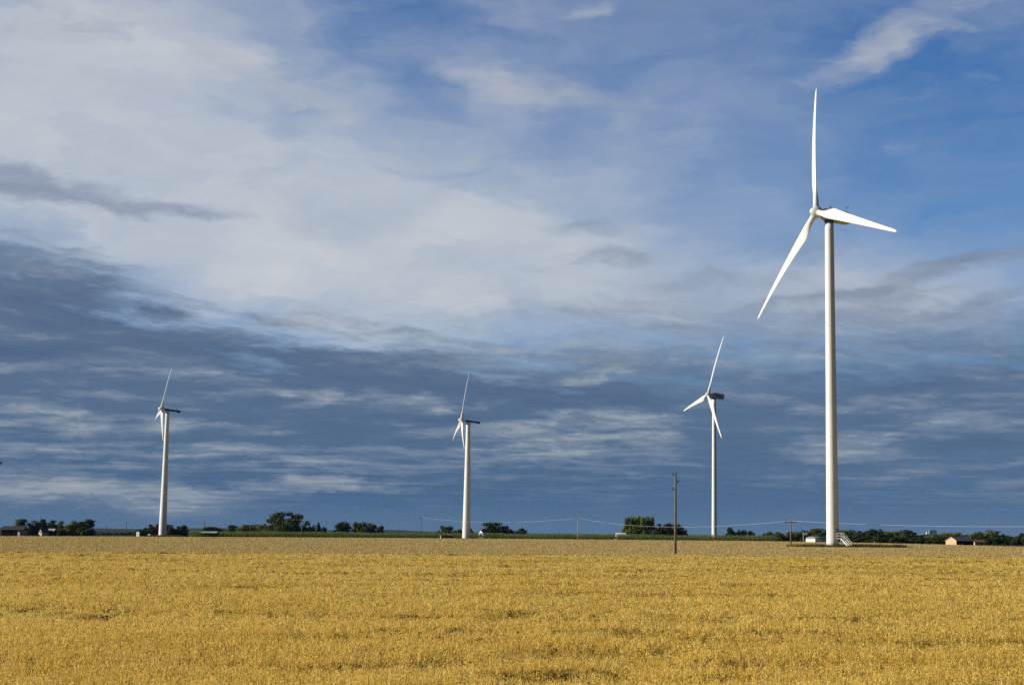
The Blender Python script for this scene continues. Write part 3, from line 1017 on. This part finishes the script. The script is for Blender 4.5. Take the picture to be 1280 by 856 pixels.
def near_line():
    Hn = 9.55
    p1 = ground_at(844.3, 168)
    d = ray(-1.4, 577)
    p0 = ground_at(-7.4, 133)
    p2 = p1 + (p1 - p0)
    arms = [('bracket', .40, -1), ('bracket', 1.15, 1), ('bracket', 1.95, -1)]
    G = 'bare wooden poles of the nearer power line'
    t1 = pole('tall bare wooden pole with three brown insulators standing at the edge of the golden oats', p1, Hn, .155, .105, M['wood'], arms, group=G)
    t0 = pole('wooden pole cut off by the left border, only a dark insulator bracket showing', p0, Hn - .1, .155, .105, M['wood'], arms, group=G, lean=0.0)
    names = ['top', 'middle', 'lowest']
    for k in range(3):
        wire('faint dark %s wire of the near line left of the bare wooden pole' % names[k], t0[k], t1[k], 1.15 + .1 * k, .006, M['darkcable'], 'wires of the nearer power line')
        q = t1[k] + (p1 - p0)
        wire('faint dark %s wire of the near line right of the bare wooden pole' % names[k], t1[k], q, 1.15 + .1 * k, .006, M['darkcable'], 'wires of the nearer power line')


near_line()


def far_line():
    G = 'distant poles along the far edge of the wheat'
    spec = [(377, 650.5, 640, 'thin distant pole between the big round tree and the next tree to its right'),
            (526, 647.0, 660, 'thin distant pole rising alone over the maize left of the brown shed'),
            (722.5, 647.6, 600, 'pale distant pole with a small crossarm in front of the maize'),
            (988.5, 651.6, 345, 'short reddish pole with a crossarm left of the white hut by the largest turbine'),
            (1395, 656.0, 296, 'distant pole right of the brick-coloured cottage')]
    tops = []
    for i, (x, yt, Y, lab) in enumerate(spec):
        if i == 4:
            tops.append(at(x, yt, Y)); continue
        z = at(x, yt, Y).z
        tp = pole(lab, ground_at(x, Y), z, .17, .13, M['greywood'] if i == 2 else M['wood'], [('arm', .12, 1.3 if i in (2, 3) else .8)], group=G)
        tops.append(tp[0])
    labs = ['pale wire sagging between the two distant poles left of the brown shed', 'pale wire sagging behind the short turbine beside the brown shed',
            'pale wire sagging past the bare wooden pole and the slender turbine', 'pale wire running right from the short reddish pole past the barn']
    # sag chosen so that the lowest point sits where the photograph shows it
    for i, sg in enumerate((1.7, 1.9, 2.3, .7)):
        wire(labs[i], tops[i], tops[i + 1], sg, (.05, .020, .017, .019)[i], M['cable'], 'pale wires of the far power line')
    for x, yt, Y, lab in ((157.5, 652, 900, 'faint far pole standing clear between the farm trees and the leftmost turbine'),
                          (133, 656.5, 1100, 'tiny far pole just right of the farm tree clump'),
                          (255, 652, 800, 'faint far pole behind the low dark shed right of the leftmost turbine'),
                          (312.5, 657, 760, 'faint thin pole in front of the long green tree row')):
        z = at(x, yt, Y).z
        pole(lab, ground_at(x, Y), z, .2, .16, M['wood'], [('arm', .5, 1.0)], group=G)


far_line()

# ------------------------------------------------------------------ trees


def crown_mesh(name, seed, shape, m, n=1500, leaf=.07):
    """crown in a unit box (width 1, height 1, base 0): clumps of leaf-sized quads through the volume of several uneven lobes"""
    r = np.random.RandomState(seed)
    lobes = []
    def dome(cx, cy, rx, z0, z1, k, rr):
        # lobes filling a dome, the outer ones near its skin so that the outline stays round but uneven
        for _ in range(k):
            d = r.randn(3); d /= np.linalg.norm(d)
            q = r.uniform(.35, .80)
            lobes.append((cx + d[0] * rx * q, cy + d[1] * rx * q, (z0 + z1) / 2 + d[2] * (z1 - z0) / 2 * q, rr * r.uniform(.75, 1.2), rr * r.uniform(.65, 1.05)))
    if shape == 'round':
        dome(0, 0, .42, .06, .98, 22, .15)
        dome(0, 0, .44, .0, .5, 8, .14)
    elif shape == 'wide':
        dome(-.15, .03, .31, .06, .98, 24, .11)
        dome(.19, -.03, .27, .08, 1.0, 20, .11)
        dome(0, 0, .46, .0, .6, 18, .11)
    elif shape == 'tall':
        for _ in range(24):
            z = r.uniform(.04, .9); q = .30 * math.sin(min(1, z * 1.3 + .25) * math.pi) ** .6 * r.rand() ** .5 if z < .8 else .1 * r.rand()
            a = r.rand() * 6.28
            lobes.append((math.cos(a) * q, math.sin(a) * q, z, r.uniform(.14, .22), r.uniform(.08, .13)))
    elif shape == 'cone':
        for i in range(16):
            z = .06 + .86 * i / 16; q = .36 * (1 - z) * r.rand() ** .4; a = r.rand() * 6.28
            lobes.append((math.cos(a) * q, math.sin(a) * q, z, .07 + .24 * (1 - z), .09))
    else:   # bush
        for _ in range(14):
            a = r.rand() * 6.28; q = r.rand() ** .5 * .38; z = r.uniform(.05, .72 - q * .7)
            lobes.append((math.cos(a) * q, math.sin(a) * q, z, r.uniform(.14, .22), r.uniform(.16, .26)))
    Lb = np.array(lobes)
    pick = r.randint(0, len(Lb), n)
    d = r.randn(n, 3); d /= np.linalg.norm(d, axis=1, keepdims=True)
    rad = r.rand(n) ** .33 * (1 + .09 * r.randn(n))
    c = Lb[pick, :3] + d * np.stack([Lb[pick, 3], Lb[pick, 3], Lb[pick, 4]], 1) * rad[:, None]
    c[:, 2] -= np.percentile(c[:, 2], 1.5); c[:, 2] /= np.percentile(c[:, 2], 99.2)
    for q in (0, 1):
        c[:, q] -= (np.percentile(c[:, q], 99) + np.percentile(c[:, q], 1)) / 2
        c[:, q] /= np.percentile(np.abs(c[:, q]), 98.5) * 2
    c[:, 2] = np.clip(c[:, 2], 0.0, 1.05)
    nn = d + r.randn(n, 3) * .55; nn /= np.linalg.norm(nn, axis=1, keepdims=True)
    a1 = np.cross(nn, r.randn(n, 3)); a1 /= np.linalg.norm(a1, axis=1, keepdims=True)
    a2 = np.cross(nn, a1)
    s = leaf * r.uniform(.6, 1.3, n)
    V = np.stack([c + (a1 * sx * s[:, None] + a2 * sy * s[:, None] * .7) * .5 for sx, sy in ((-1, -.6), (.8, -1), (1, .7), (-.7, 1))], 1)
    tone = np.clip(.45 + .13 * r.randn(n) + .12 * (r.rand(len(Lb))[pick] - .5), 0, 1)
    return tri_mesh(name, V, tone, m)


def trunk_mesh(name, seed, limbs=5):
    r = random.Random(seed)
    mb = MB()
    mb.tube([(0, 0, -.05), (.01, 0, .18), (0, .01, .4), (.01, 0, .75)], [.038, .030, .024, .008], 8)
    for _ in range(limbs):
        a = r.uniform(0, 6.28); z = r.uniform(.18, .5); L = r.uniform(.2, .36)
        p = Vector((0, 0, z)); q = p + Vector((math.cos(a) * L, math.sin(a) * L, L * r.uniform(.4, .9)))
        mb.tube([p, p.lerp(q, .5) + Vector((0, 0, .02)), q], [.016, .011, .004], 6)
    me = mb.mesh(name); me.materials.append(M['bark'])
    return me


_crowns, _trunks = {}, [trunk_mesh('trunk', i) for i in range(3)]


def crown(shape, leafm, var):
    k = (shape, leafm, var)
    if k not in _crowns:
        _crowns[k] = crown_mesh('crown', (sum(map(ord, shape)) * 31 + sum(map(ord, leafm)) * 7 + var * 977) % 99991, shape, M[leafm],
                                {'wide': 5200, 'round': 2400, 'tall': 2600, 'cone': 1600, 'bush': 1200}[shape],
                                {'wide': .062, 'round': .085, 'tall': .085, 'cone': .08, 'bush': .12}[shape])
    return _crowns[k]


_tc = [0]


def tree(label, x0, x1, ytop, Y, shape='round', leafm='leaf_mid', group=None, cat='tree', name=None, low=.05):
    """a tree whose crown spans x0..x1 and reaches ytop in the photograph when it stands Y metres away"""
    _tc[0] += 1
    k = _tc[0]
    r = random.Random(k * 13)
    W = (x1 - x0) / F * Y
    p = ground_at((x0 + x1) / 2, Y)
    Ht = max(.8, at((x0 + x1) / 2, ytop, Y).z)
    nm = name or ('bush' if shape == 'bush' else 'conifer_tree' if shape == 'cone' else 'broadleaf_tree')
    root = empty(nm, p, r.uniform(-.3, .3) if shape == 'wide' else r.uniform(0, 6.28))
    tag(root, label, cat, group)
    c = link('crown', crown(shape, leafm, k % 3), root)
    lo = 0 if shape == 'bush' else low
    c.location = (0, 0, Ht * lo)
    c.scale = (W * 1.10, W * 1.10, Ht * (1 - lo))
    if shape != 'bush':
        tk = link('trunk', _trunks[k % 3], root)
        s = max(W * .8, Ht * .6)
        tk.scale = (s, s, Ht)


G1, G2, G3 = 'trees round the farmstead on the left', 'trees behind the leftmost turbine', 'trees beyond the maize'
T = tree
# farmstead on the left
T('pointed tree at the left end of the farm clump', 17, 36, 649, 712, 'tall', 'leaf_mid', G1)
T('grey-green willow-like tree second from the left in the farm clump', 35, 48, 651, 716, 'round', 'leaf_grey', G1)
T('dark upright tree right behind the pale yellow farm gable', 46, 59, 649.3, 724, 'tall', 'leaf_dark', G1)
T('dark spreading tree above the pale farm roof', 57, 75, 651, 730, 'round', 'leaf_dark', G1)
T('mid-green tree just right of the pale farm roof', 72, 86, 652, 714, 'round', 'leaf_mid', G1)
T('lighter green tree in the right half of the farm clump', 82, 98, 651, 710, 'round', 'leaf_light', G1)
T('dense dark tree second from the right in the farm clump', 94, 107, 652, 716, 'round', 'leaf_mid', G1)
T('tallest dense tree at the right end of the farm clump', 101, 116.5, 649.5, 711, 'tall', 'leaf_dark', G1)
T('low dark hedge bush behind the dark red barn', 4, 22, 662, 722, 'bush', 'leaf_dark', G1, 'bush')
T('low shady bush right of the yellow farm gable', 74, 92, 662, 704, 'bush', 'leaf_dark', G1, 'bush')
T('low shady bush at the right foot of the farm clump', 96, 116, 660, 705, 'bush', 'leaf_mid', G1, 'bush')
for x0, x1, yt in ((119, 125, 666.5), (126, 132, 665.5), (133, 141, 665.8), (143, 149, 666.2), (150, 158, 665.6), (159, 166, 664.8)):
    T('small dark bush in the spaced row left of the green container', x0, x1, yt, 900, 'bush', 'leaf_dark', 'small bushes in a spaced row', 'bush')
# behind the leftmost turbine
T('small tree left of the leftmost turbine, above the green container', 166, 183, 661.5, 690, 'round', 'leaf_mid', G2)
T('dark round tree next to the leftmost turbine, left of the copper tree', 181, 194, 656, 694, 'round', 'leaf_dark', G2)
T('copper-leaved tree half hidden by the leftmost turbine tower', 191, 203, 655.5, 690, 'round', 'leaf_rust', G2)
T('dark round tree touching the right side of the leftmost turbine tower', 206, 219, 656, 688, 'round', 'leaf_dark', G2)
T('low dark tree second to the right of the leftmost turbine tower', 216, 229, 658.2, 692, 'round', 'leaf_dark', G2)
T('lighter upright tree third to the right of the leftmost turbine tower', 225, 236, 656.8, 694, 'tall', 'leaf_mid', G2)
T('light green bush left of the low dark shed', 241, 254, 663, 690, 'bush', 'leaf_light', G2, 'bush')
T('flat-topped tree behind the low dark shed', 255, 277, 658.5, 740, 'round', 'leaf_mid', G2)
T('dark round tree at the left end of the long green row', 284, 298, 656.5, 860, 'round', 'leaf_dark', G3)
T('first lighter tree of the long green row', 295, 311, 656, 850, 'round', 'leaf_light', G3)
T('middle lighter tree of the long green row', 306, 324, 655.6, 855, 'round', 'leaf_mid', G3)
T('last tree of the long green row, next to the big round tree', 320, 336, 655.2, 850, 'round', 'leaf_light', G3)
# the big tree and the singles to its right
T('largest broad tree, two-lobed crown standing tall over the maize', 336.5, 374, 641.2, 840, 'wide', 'leaf_mid', G3)
T('small bush right at the foot of the largest broad tree', 370, 379, 658, 845, 'bush', 'leaf_dark', G3, 'bush')
T('dome-shaped dark tree next to the right of the largest broad tree', 377, 395, 651.8, 850, 'round', 'leaf_mid', G3)
T('narrow spire-shaped conifer right of the dome-shaped tree', 395, 401, 652.8, 850, 'cone', 'leaf_dark', G3)
T('low sloping bush right beside the narrow conifer', 398, 408, 657.8, 850, 'bush', 'leaf_dark', G3, 'bush')
T('single rounded dark tree with a clear gap on both sides', 418, 436, 652.8, 850, 'round', 'leaf_dark', G3)
T('rounder lighter tree of the pair left of the lone pole', 442, 459, 652.8, 850, 'round', 'leaf_mid', G3)
T('smaller right tree of the pair left of the lone pole', 457, 470, 654, 852, 'round', 'leaf_light', G3)
T('small dark pointed tree just right of the pair', 471, 480, 657.5, 850, 'round', 'leaf_dark', G3)
T('low tree above the brown shed', 548, 565, 657.5, 850, 'round', 'leaf_mid', G3)
T('low bush between the brown shed and the short turbine', 567, 578, 661.5, 850, 'bush', 'leaf_mid', G3, 'bush')
T('low dark bush right behind the short turbine by the brown shed', 586, 593, 660.5, 850, 'bush', 'leaf_dark', G3, 'bush')
T('large dark dome-shaped tree behind the little white-gabled house', 606, 635, 653.2, 880, 'round', 'leaf_dark', G3)
T('low dark bush trailing right from the dome-shaped tree by the house', 630, 642, 661.5, 885, 'bush', 'leaf_dark', G3, 'bush')
T('small dark tree alone right of the little white-gabled house', 642, 657, 660.5, 900, 'bush', 'leaf_dark', G3)
for i, (x0, x1, yt) in enumerate(((778.5, 788, 647.2), (783, 793, 646.2), (788, 798, 646.8), (793, 803, 645.9), (798, 808, 646.9), (803, 813, 646.6), (809, 819.5, 647.4))):
    T('tall sunlit poplar in the square green block right of the white barn roof', x0, x1, yt, 780 + (i % 2) * 4, 'tall', 'leaf_light', 'poplars in the square green block', low=.04)
for x0, x1, yt, lab in ((817, 831, 655.5, 'dark conifer touching the poplar block'), (827, 840, 654.6, 'dark conifer just left of the bare wooden pole'),
                        (838, 851, 655.5, 'dark conifer just right of the bare wooden pole'), (848, 859, 660, 'lowest dark conifer at the right end by the bare wooden pole')):
    T(lab, x0, x1, yt, 800, 'round', 'leaf_dark', 'dark conifers beside the poplars', name='conifer_tree')
for x0, x1, yt, lab in ((908, 916, 659.5, 'taller tree at the left end of the small far group right of the slender turbine'), (914, 922, 664, 'low bush in the middle of the small far group right of the slender turbine'),
                        (920, 927, 661.8, 'second tallest tree of the small far group right of the slender turbine'), (925, 933, 662.5, 'last tree of the small far group right of the slender turbine'),
                        (935, 943, 663.6, 'little dark tree alone beyond the maize, right of the small far group'), (953, 961, 665.5, 'tiny dark tree near the right end of the maize')):
    T(lab, x0, x1, yt, 1050, 'round' if yt < 663 else 'bush', 'leaf_dark', 'small far trees right of the slender turbine')
T('low dark hedge left of the short reddish pole', 958, 976, 664.6, 760, 'bush', 'leaf_mid', 'hedges at the right end of the maize', 'bush')
# the wood along the right
r_ = random.Random(21)
prof = [(980, 667), (992, 664.5), (1004, 663), (1018, 661.2), (1032, 661), (1050, 661.6), (1064, 662.5), (1075, 664), (1086, 663.6), (1096, 661.6), (1108, 664.5),
        (1120, 663.6), (1130, 662.6), (1142, 665.8), (1156, 668), (1168, 667.5), (1180, 666), (1192, 665.8), (1203, 668.5), (1214, 667.6), (1224, 665.2), (1236, 662.6), (1247, 664.4), (1258, 669), (1268, 671.5), (1278, 666.8), (1290, 664), (1304, 663.5)]
for i, (x, yt) in enumerate(prof):
    Y = 640 + r_.uniform(-20, 40)
    hw = r_.uniform(8.5, 11.5)
    lf = r_.choice(['leaf_dark', 'leaf_mid', 'leaf_dark', 'leaf_light'])
    if x in (1236,): lf = 'leaf_light'
    T('broadleaf tree in the dense dark wood along the right-hand horizon', x - hw, x + hw, yt, Y, 'round', lf, 'trees of the dark wood on the right', low=.05)
for i in range(26):
    x = 1052 + i * 9.4
    T('dark bush at the shaded foot of the wood on the right', x - 8, x + 8, 671.5 + r_.uniform(-1.5, 1) + (x - 1052) * .008, 606 + r_.uniform(-6, 12) - max(0, x - 1200) * .3, 'bush', 'leaf_dark', 'bushes at the foot of the right wood', 'bush')

# ------------------------------------------------------------------ buildings


def house(label, p, rz, W, L, h, pitch, wallm, roofm, name='house', openings=(), cat='house', gablem=None, over=.25, chimney=False, curved=False, group=None):
    """gable end faces local -X; long side faces local -Y; origin at the centre of the footprint"""
    root = empty(name, p, rz)
    tag(root, label, cat, group)
    a, b = L / 2, W / 2
    zr = h + b * math.tan(R(pitch))
    mb = MB()
    pr = lambda x: [Vector((x, -b, -.2)), Vector((x, b, -.2)), Vector((x, b, h)), Vector((x, 0, zr)), Vector((x, -b, h))]
    mb.loft([pr(-a), pr(a)], smooth=False)
    mb.build('wall', wallm, root)
    rf = MB(); th = .12
    if curved:
        N = 10
        cr = lambda x: [Vector((x, (b + .1) * math.cos(math.pi * j / N), h - .05 + (zr - h + .2) * math.sin(math.pi * j / N))) for j in range(N + 1)]
        rf.loft([cr(-a - over), cr(a + over)], smooth=True)
    else:
        sl = math.tan(R(pitch))
        for s in (-1, 1):
            q = lambda x: [Vector((x, s * (b + over), h - over * sl + .01)), Vector((x, 0.0, zr + .01)), Vector((x, 0.0, zr + th)), Vector((x, s * (b + over), h - over * sl + th))]
            rf.loft([q(-a - over), q(a + over)], smooth=False)
    ro = rf.build('roof', roofm, root)
    if chimney:
        c = MB(); c.box(-.3, -.3, zr - .2, .3, .3, zr + .9); c.build('chimney', M['concrete'], ro)
    for kind, face, pos, z0, w, hh in openings:
        m = M['glass'] if kind == 'window' else M['brownboards']
        def pt(u, z, o):
            return Vector((-a - o, u, z)) if face == 'gable' else Vector((u, -b - o, z))
        fb = MB()
        q = [pt(pos - w / 2, z0, .03), pt(pos + w / 2, z0, .03), pt(pos + w / 2, z0 + hh, .03), pt(pos - w / 2, z0 + hh, .03)]
        q0 = [pt(pos - w / 2, z0, -.02), pt(pos + w / 2, z0, -.02), pt(pos + w / 2, z0 + hh, -.02), pt(pos - w / 2, z0 + hh, -.02)]
        fb.loft([q0, q], smooth=False)
        o = fb.build(kind, m, root)
        if kind == 'door':
            continue
        fr = MB()
        for (u0, u1, za, zb) in ((-w / 2 - .1, w / 2 + .1, -.1, 0), (-w / 2 - .1, w / 2 + .1, hh, hh + .1), (-w / 2 - .1, -w / 2, 0, hh), (w / 2, w / 2 + .1, 0, hh)):
            fr.loft([[pt(pos + u0, z0 + za, d_), pt(pos + u1, z0 + za, d_), pt(pos + u1, z0 + zb, d_), pt(pos + u0, z0 + zb, d_)] for d_ in (-.02, .06)], smooth=False)
        fr.build('frame', M['whitewall'], o)
    return root


def W_(px, Y): return px / F * Y


# farmstead
house('long low dark red farm barn at the far left under the pointed tree', ground_at(18, 702), R(6), 7, W_(26, 702), 2.6, 24, M['redwood'], M['darkroof'], 'barn', [('door', 'long', 1.5, 0, 2.6, 2.2)], 'barn')
house('small pinkish farm shed in front of the dark red barn', ground_at(28, 690), R(35), 2.6, 3.2, 1.5, 28, M['pinkwall'], M['darkroof'], 'shed', [('door', 'gable', 0, 0, .9, 1.5)], 'shed')
house('farmhouse with a narrow bright yellow gable among the dark farm trees', ground_at(54.5, 702), R(62), 2.0, 4.0, 1.9, 54, M['yellowwall'], M['darkroof'], 'farmhouse', [('window', 'gable', 0, 1.2, .7, .9)], 'house', chimney=False)
house('low farm building with a pale metal roof between dark trees', ground_at(63, 706), R(4), 5, W_(11, 706), 2.2, 20, M['redwood'], M['paleroof'], 'farm_building', [], 'building')
# by the leftmost turbine


def container():
    p = ground_at(176.5, 600)
    root = empty('container', p, R(50)); tag(root, 'dark green sheet-metal container left of the leftmost turbine', 'container')
    b = MB(); b.box(-1.5, -1.1, .1, 1.5, 1.1, 2.3)
    for i in range(9): b.box(-1.45 + i * .34, -1.14, .15, -1.30 + i * .34, -1.102, 2.25)
    b.build('body', M['greenbox'], root)
    l = MB(); l.box(-1.56, -1.2, 2.304, 1.56, 1.2, 2.42); l.build('lid', M['greenbox'], root)
    d = MB(); d.box(-1.54, -.95, .2, -1.503, .95, 2.2); do = d.build('door', M['door'], root)
    h = MB(); h.bar((-1.55, .1, .5), (-1.55, .1, 1.9), .05, .05); h.build('handle', M['darkmetal'], do)


container()


def tank():
    p = ground_at(187.3, 606)
    root = empty('water_tank', p); tag(root, 'small round white tank on the weeds between green container and turbine', 'tank')
    mb = MB(); rings = []
    for r, z in ((.55, .3), (.62, .5), (.62, 1.05), (.5, 1.3), (.2, 1.42)):
        rings.append([Vector((math.cos(t_) * r, math.sin(t_) * r, z)) for t_ in [2 * math.pi * j / 20 for j in range(20)]])
    mb.loft(rings); mb.build('tank_body', M['whitewall'], root)
    s = MB()
    for x, y in ((-.4, -.4), (.4, -.4), (.4, .4), (-.4, .4)): s.bar((x, y, 0), (x, y, .45), .1, .1)
    s.build('stand', M['darkmetal'], root)
    c = MB(); c.tube([(0, 0, 1.4), (0, 0, 1.55)], .16, 12); c.build('cap', M['darkmetal'], root)


tank()
house('low dark shed with a light roof edge beyond the wheat', ground_at(262, 676), R(3), 4.5, W_(18, 676), 1.9, 14, M['brownboards'], M['paleroof'], 'shed', [('door', 'long', 1.0, 0, 1.6, 1.7)], 'shed')
house('small brown shed with a lit pinkish end wall left of the short turbine', ground_at(558.8, 648), R(12), 2.6, W_(15.5, 648), 1.55, 6, M['brownboards'], M['brownboards'], 'shed', [('door', 'long', .8, 0, 1.2, 1.4)], 'shed', over=.05)
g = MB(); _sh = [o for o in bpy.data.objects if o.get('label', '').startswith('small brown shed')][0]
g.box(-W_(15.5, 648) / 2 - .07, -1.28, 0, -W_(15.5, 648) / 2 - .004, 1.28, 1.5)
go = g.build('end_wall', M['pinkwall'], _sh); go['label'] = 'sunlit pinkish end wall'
house('little house with a white gable and dark roof beside the dome-shaped tree', ground_at(604.5, 800), R(48), 3.9, 4.2, 2.6, 44, M['whitewall'], M['darkroof'], 'house', [('window', 'gable', 0, 1.4, .7, .9), ('door', 'long', .3, .1, .9, 1.9)], 'house')
house('long barn with a plain white roof left of the poplar block', ground_at(776, 775), R(12), 6, W_(11, 775), 2.15, 22, M['whitewall'], M['whitewall'], 'barn', [('door', 'long', 0, 0, 2.2, 1.8)], 'barn')
# near the big turbine
house('white arched shed whose long grey side runs behind the largest turbine', ground_at(1020.5, 560), R(50), 3.9, 8.0, 1.75, 18, M['whitewall'], M['greyroof'], 'shed', [('window', 'long', 1, .9, .8, .5)], 'shed', over=.03, curved=True)


def board():
    p = ground_at(1005, 612)
    root = empty('sign_board', p); tag(root, 'small white board on a post before the wood, left of the largest turbine', 'sign')
    m = MB(); m.bar((-.25, 0, -.1), (-.25, 0, 3.2), .28, .2); m.build('post', M['whitewall'], root)
    f = MB(); f.box(-.55, -.16, 3.205, 1.25, -.06, 3.85); f.build('board', M['whitewall'], root)


board()
house('ochre barn with a bright gable and dark red long side at the wheat edge', ground_at(1199.5, 462), R(40), 3.85, 8.2, 1.75, 29, M['redwood'], M['greyroof'], 'barn', [], 'barn')
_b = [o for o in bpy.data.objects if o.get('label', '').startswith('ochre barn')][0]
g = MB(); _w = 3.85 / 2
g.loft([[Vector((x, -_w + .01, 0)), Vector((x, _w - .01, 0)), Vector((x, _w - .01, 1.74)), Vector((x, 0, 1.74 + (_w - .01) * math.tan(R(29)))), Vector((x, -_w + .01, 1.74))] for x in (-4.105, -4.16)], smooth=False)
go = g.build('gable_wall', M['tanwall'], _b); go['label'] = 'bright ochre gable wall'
house('low brick-coloured cottage right of the ochre barn under the trees', ground_at(1222, 500), R(14), 2.6, W_(13, 500), 1.25, 24, M['pinkwall'], M['redroof'], 'cottage', [('window', 'long', -.6, .6, .5, .5), ('door', 'long', .6, 0, .6, 1.1)], 'house')


def silo():
    p = ground_at(1165.5, 2400)
    root = empty('silo_tower', p); tag(root, 'far blue-grey silo block rising above the wood on the right', 'silo')
    z = at(1165, 660.8, 2400).z; w = W_(9, 2400) / 2
    b = MB(); b.box(-w, -w, -.2, w, w, z * .86)
    b.build('body', M['bluesteel'], root)
    c = MB(); c.loft([[Vector((sx * w * k, sy * w * k, zz)) for sx, sy in ((-1, -1), (1, -1), (1, 1), (-1, 1))] for k, zz in ((1.0, z * .862), (.35, z))], smooth=False)
    c.build('cap', M['bluesteel'], root)
    root2 = empty('chimney_stack', ground_at(1158.3, 2300)); tag(root2, 'thin white mast just left of the far silo block', 'mast')
    zz = at(1158, 664.0, 2300).z
    m = MB(); m.tube([(0, 0, -.2), (0, 0, zz)], [1.0, .8], 10); m.build('shaft', M['whitewall'], root2)
    t_ = MB(); t_.tube([(0, 0, zz + .002), (0, 0, zz + .8)], .9, 10); t_.build('top_cap', M['darkmetal'], root2)


silo()


def marker():
    p = ground_at(1094, 336)
    root = empty('marker_post', p); tag(root, 'thin leaning white marker stake in the wheat right of the largest turbine', 'marker post')
    m = MB(); m.bar((0.12, 0, .0), (-.16, 0, 1.75), .09, .07); m.build('stake', M['whitewall'], root)
    f = MB(); f.bar((-.13, 0, 1.72), (-.5, 0, 1.74), .22, .04); f.build('marker_plate', M['whitewall'], root)


marker()


# ------------------------------------------------------------------ air
def make_haze():
    mb = MB(); mb.box(-12500, -3500, -2.0, 12500, 13000, 118.0)
    m = bpy.data.materials.new('haze'); m.use_nodes = True
    nt = m.node_tree
    nt.nodes.remove(nt.nodes['Principled BSDF'])
    v = nt.nodes.new('ShaderNodeVolumePrincipled')
    v.inputs['Color'].default_value = (*HAZE_COL, 1)
    v.inputs['Density'].default_value = HAZE_D
    v.inputs['Anisotropy'].default_value = 0.0
    nt.links.new(v.outputs[0], nt.nodes['Material Output'].inputs['Volume'])
    o = mb.build('haze', m)
    o['kind'] = 'stuff'
    o['label'] = 'thin bluish haze over the far fields and ridge'


HAZE_COL, HAZE_D = (0.26, 0.42, 0.72), 2.4e-5
make_haze()
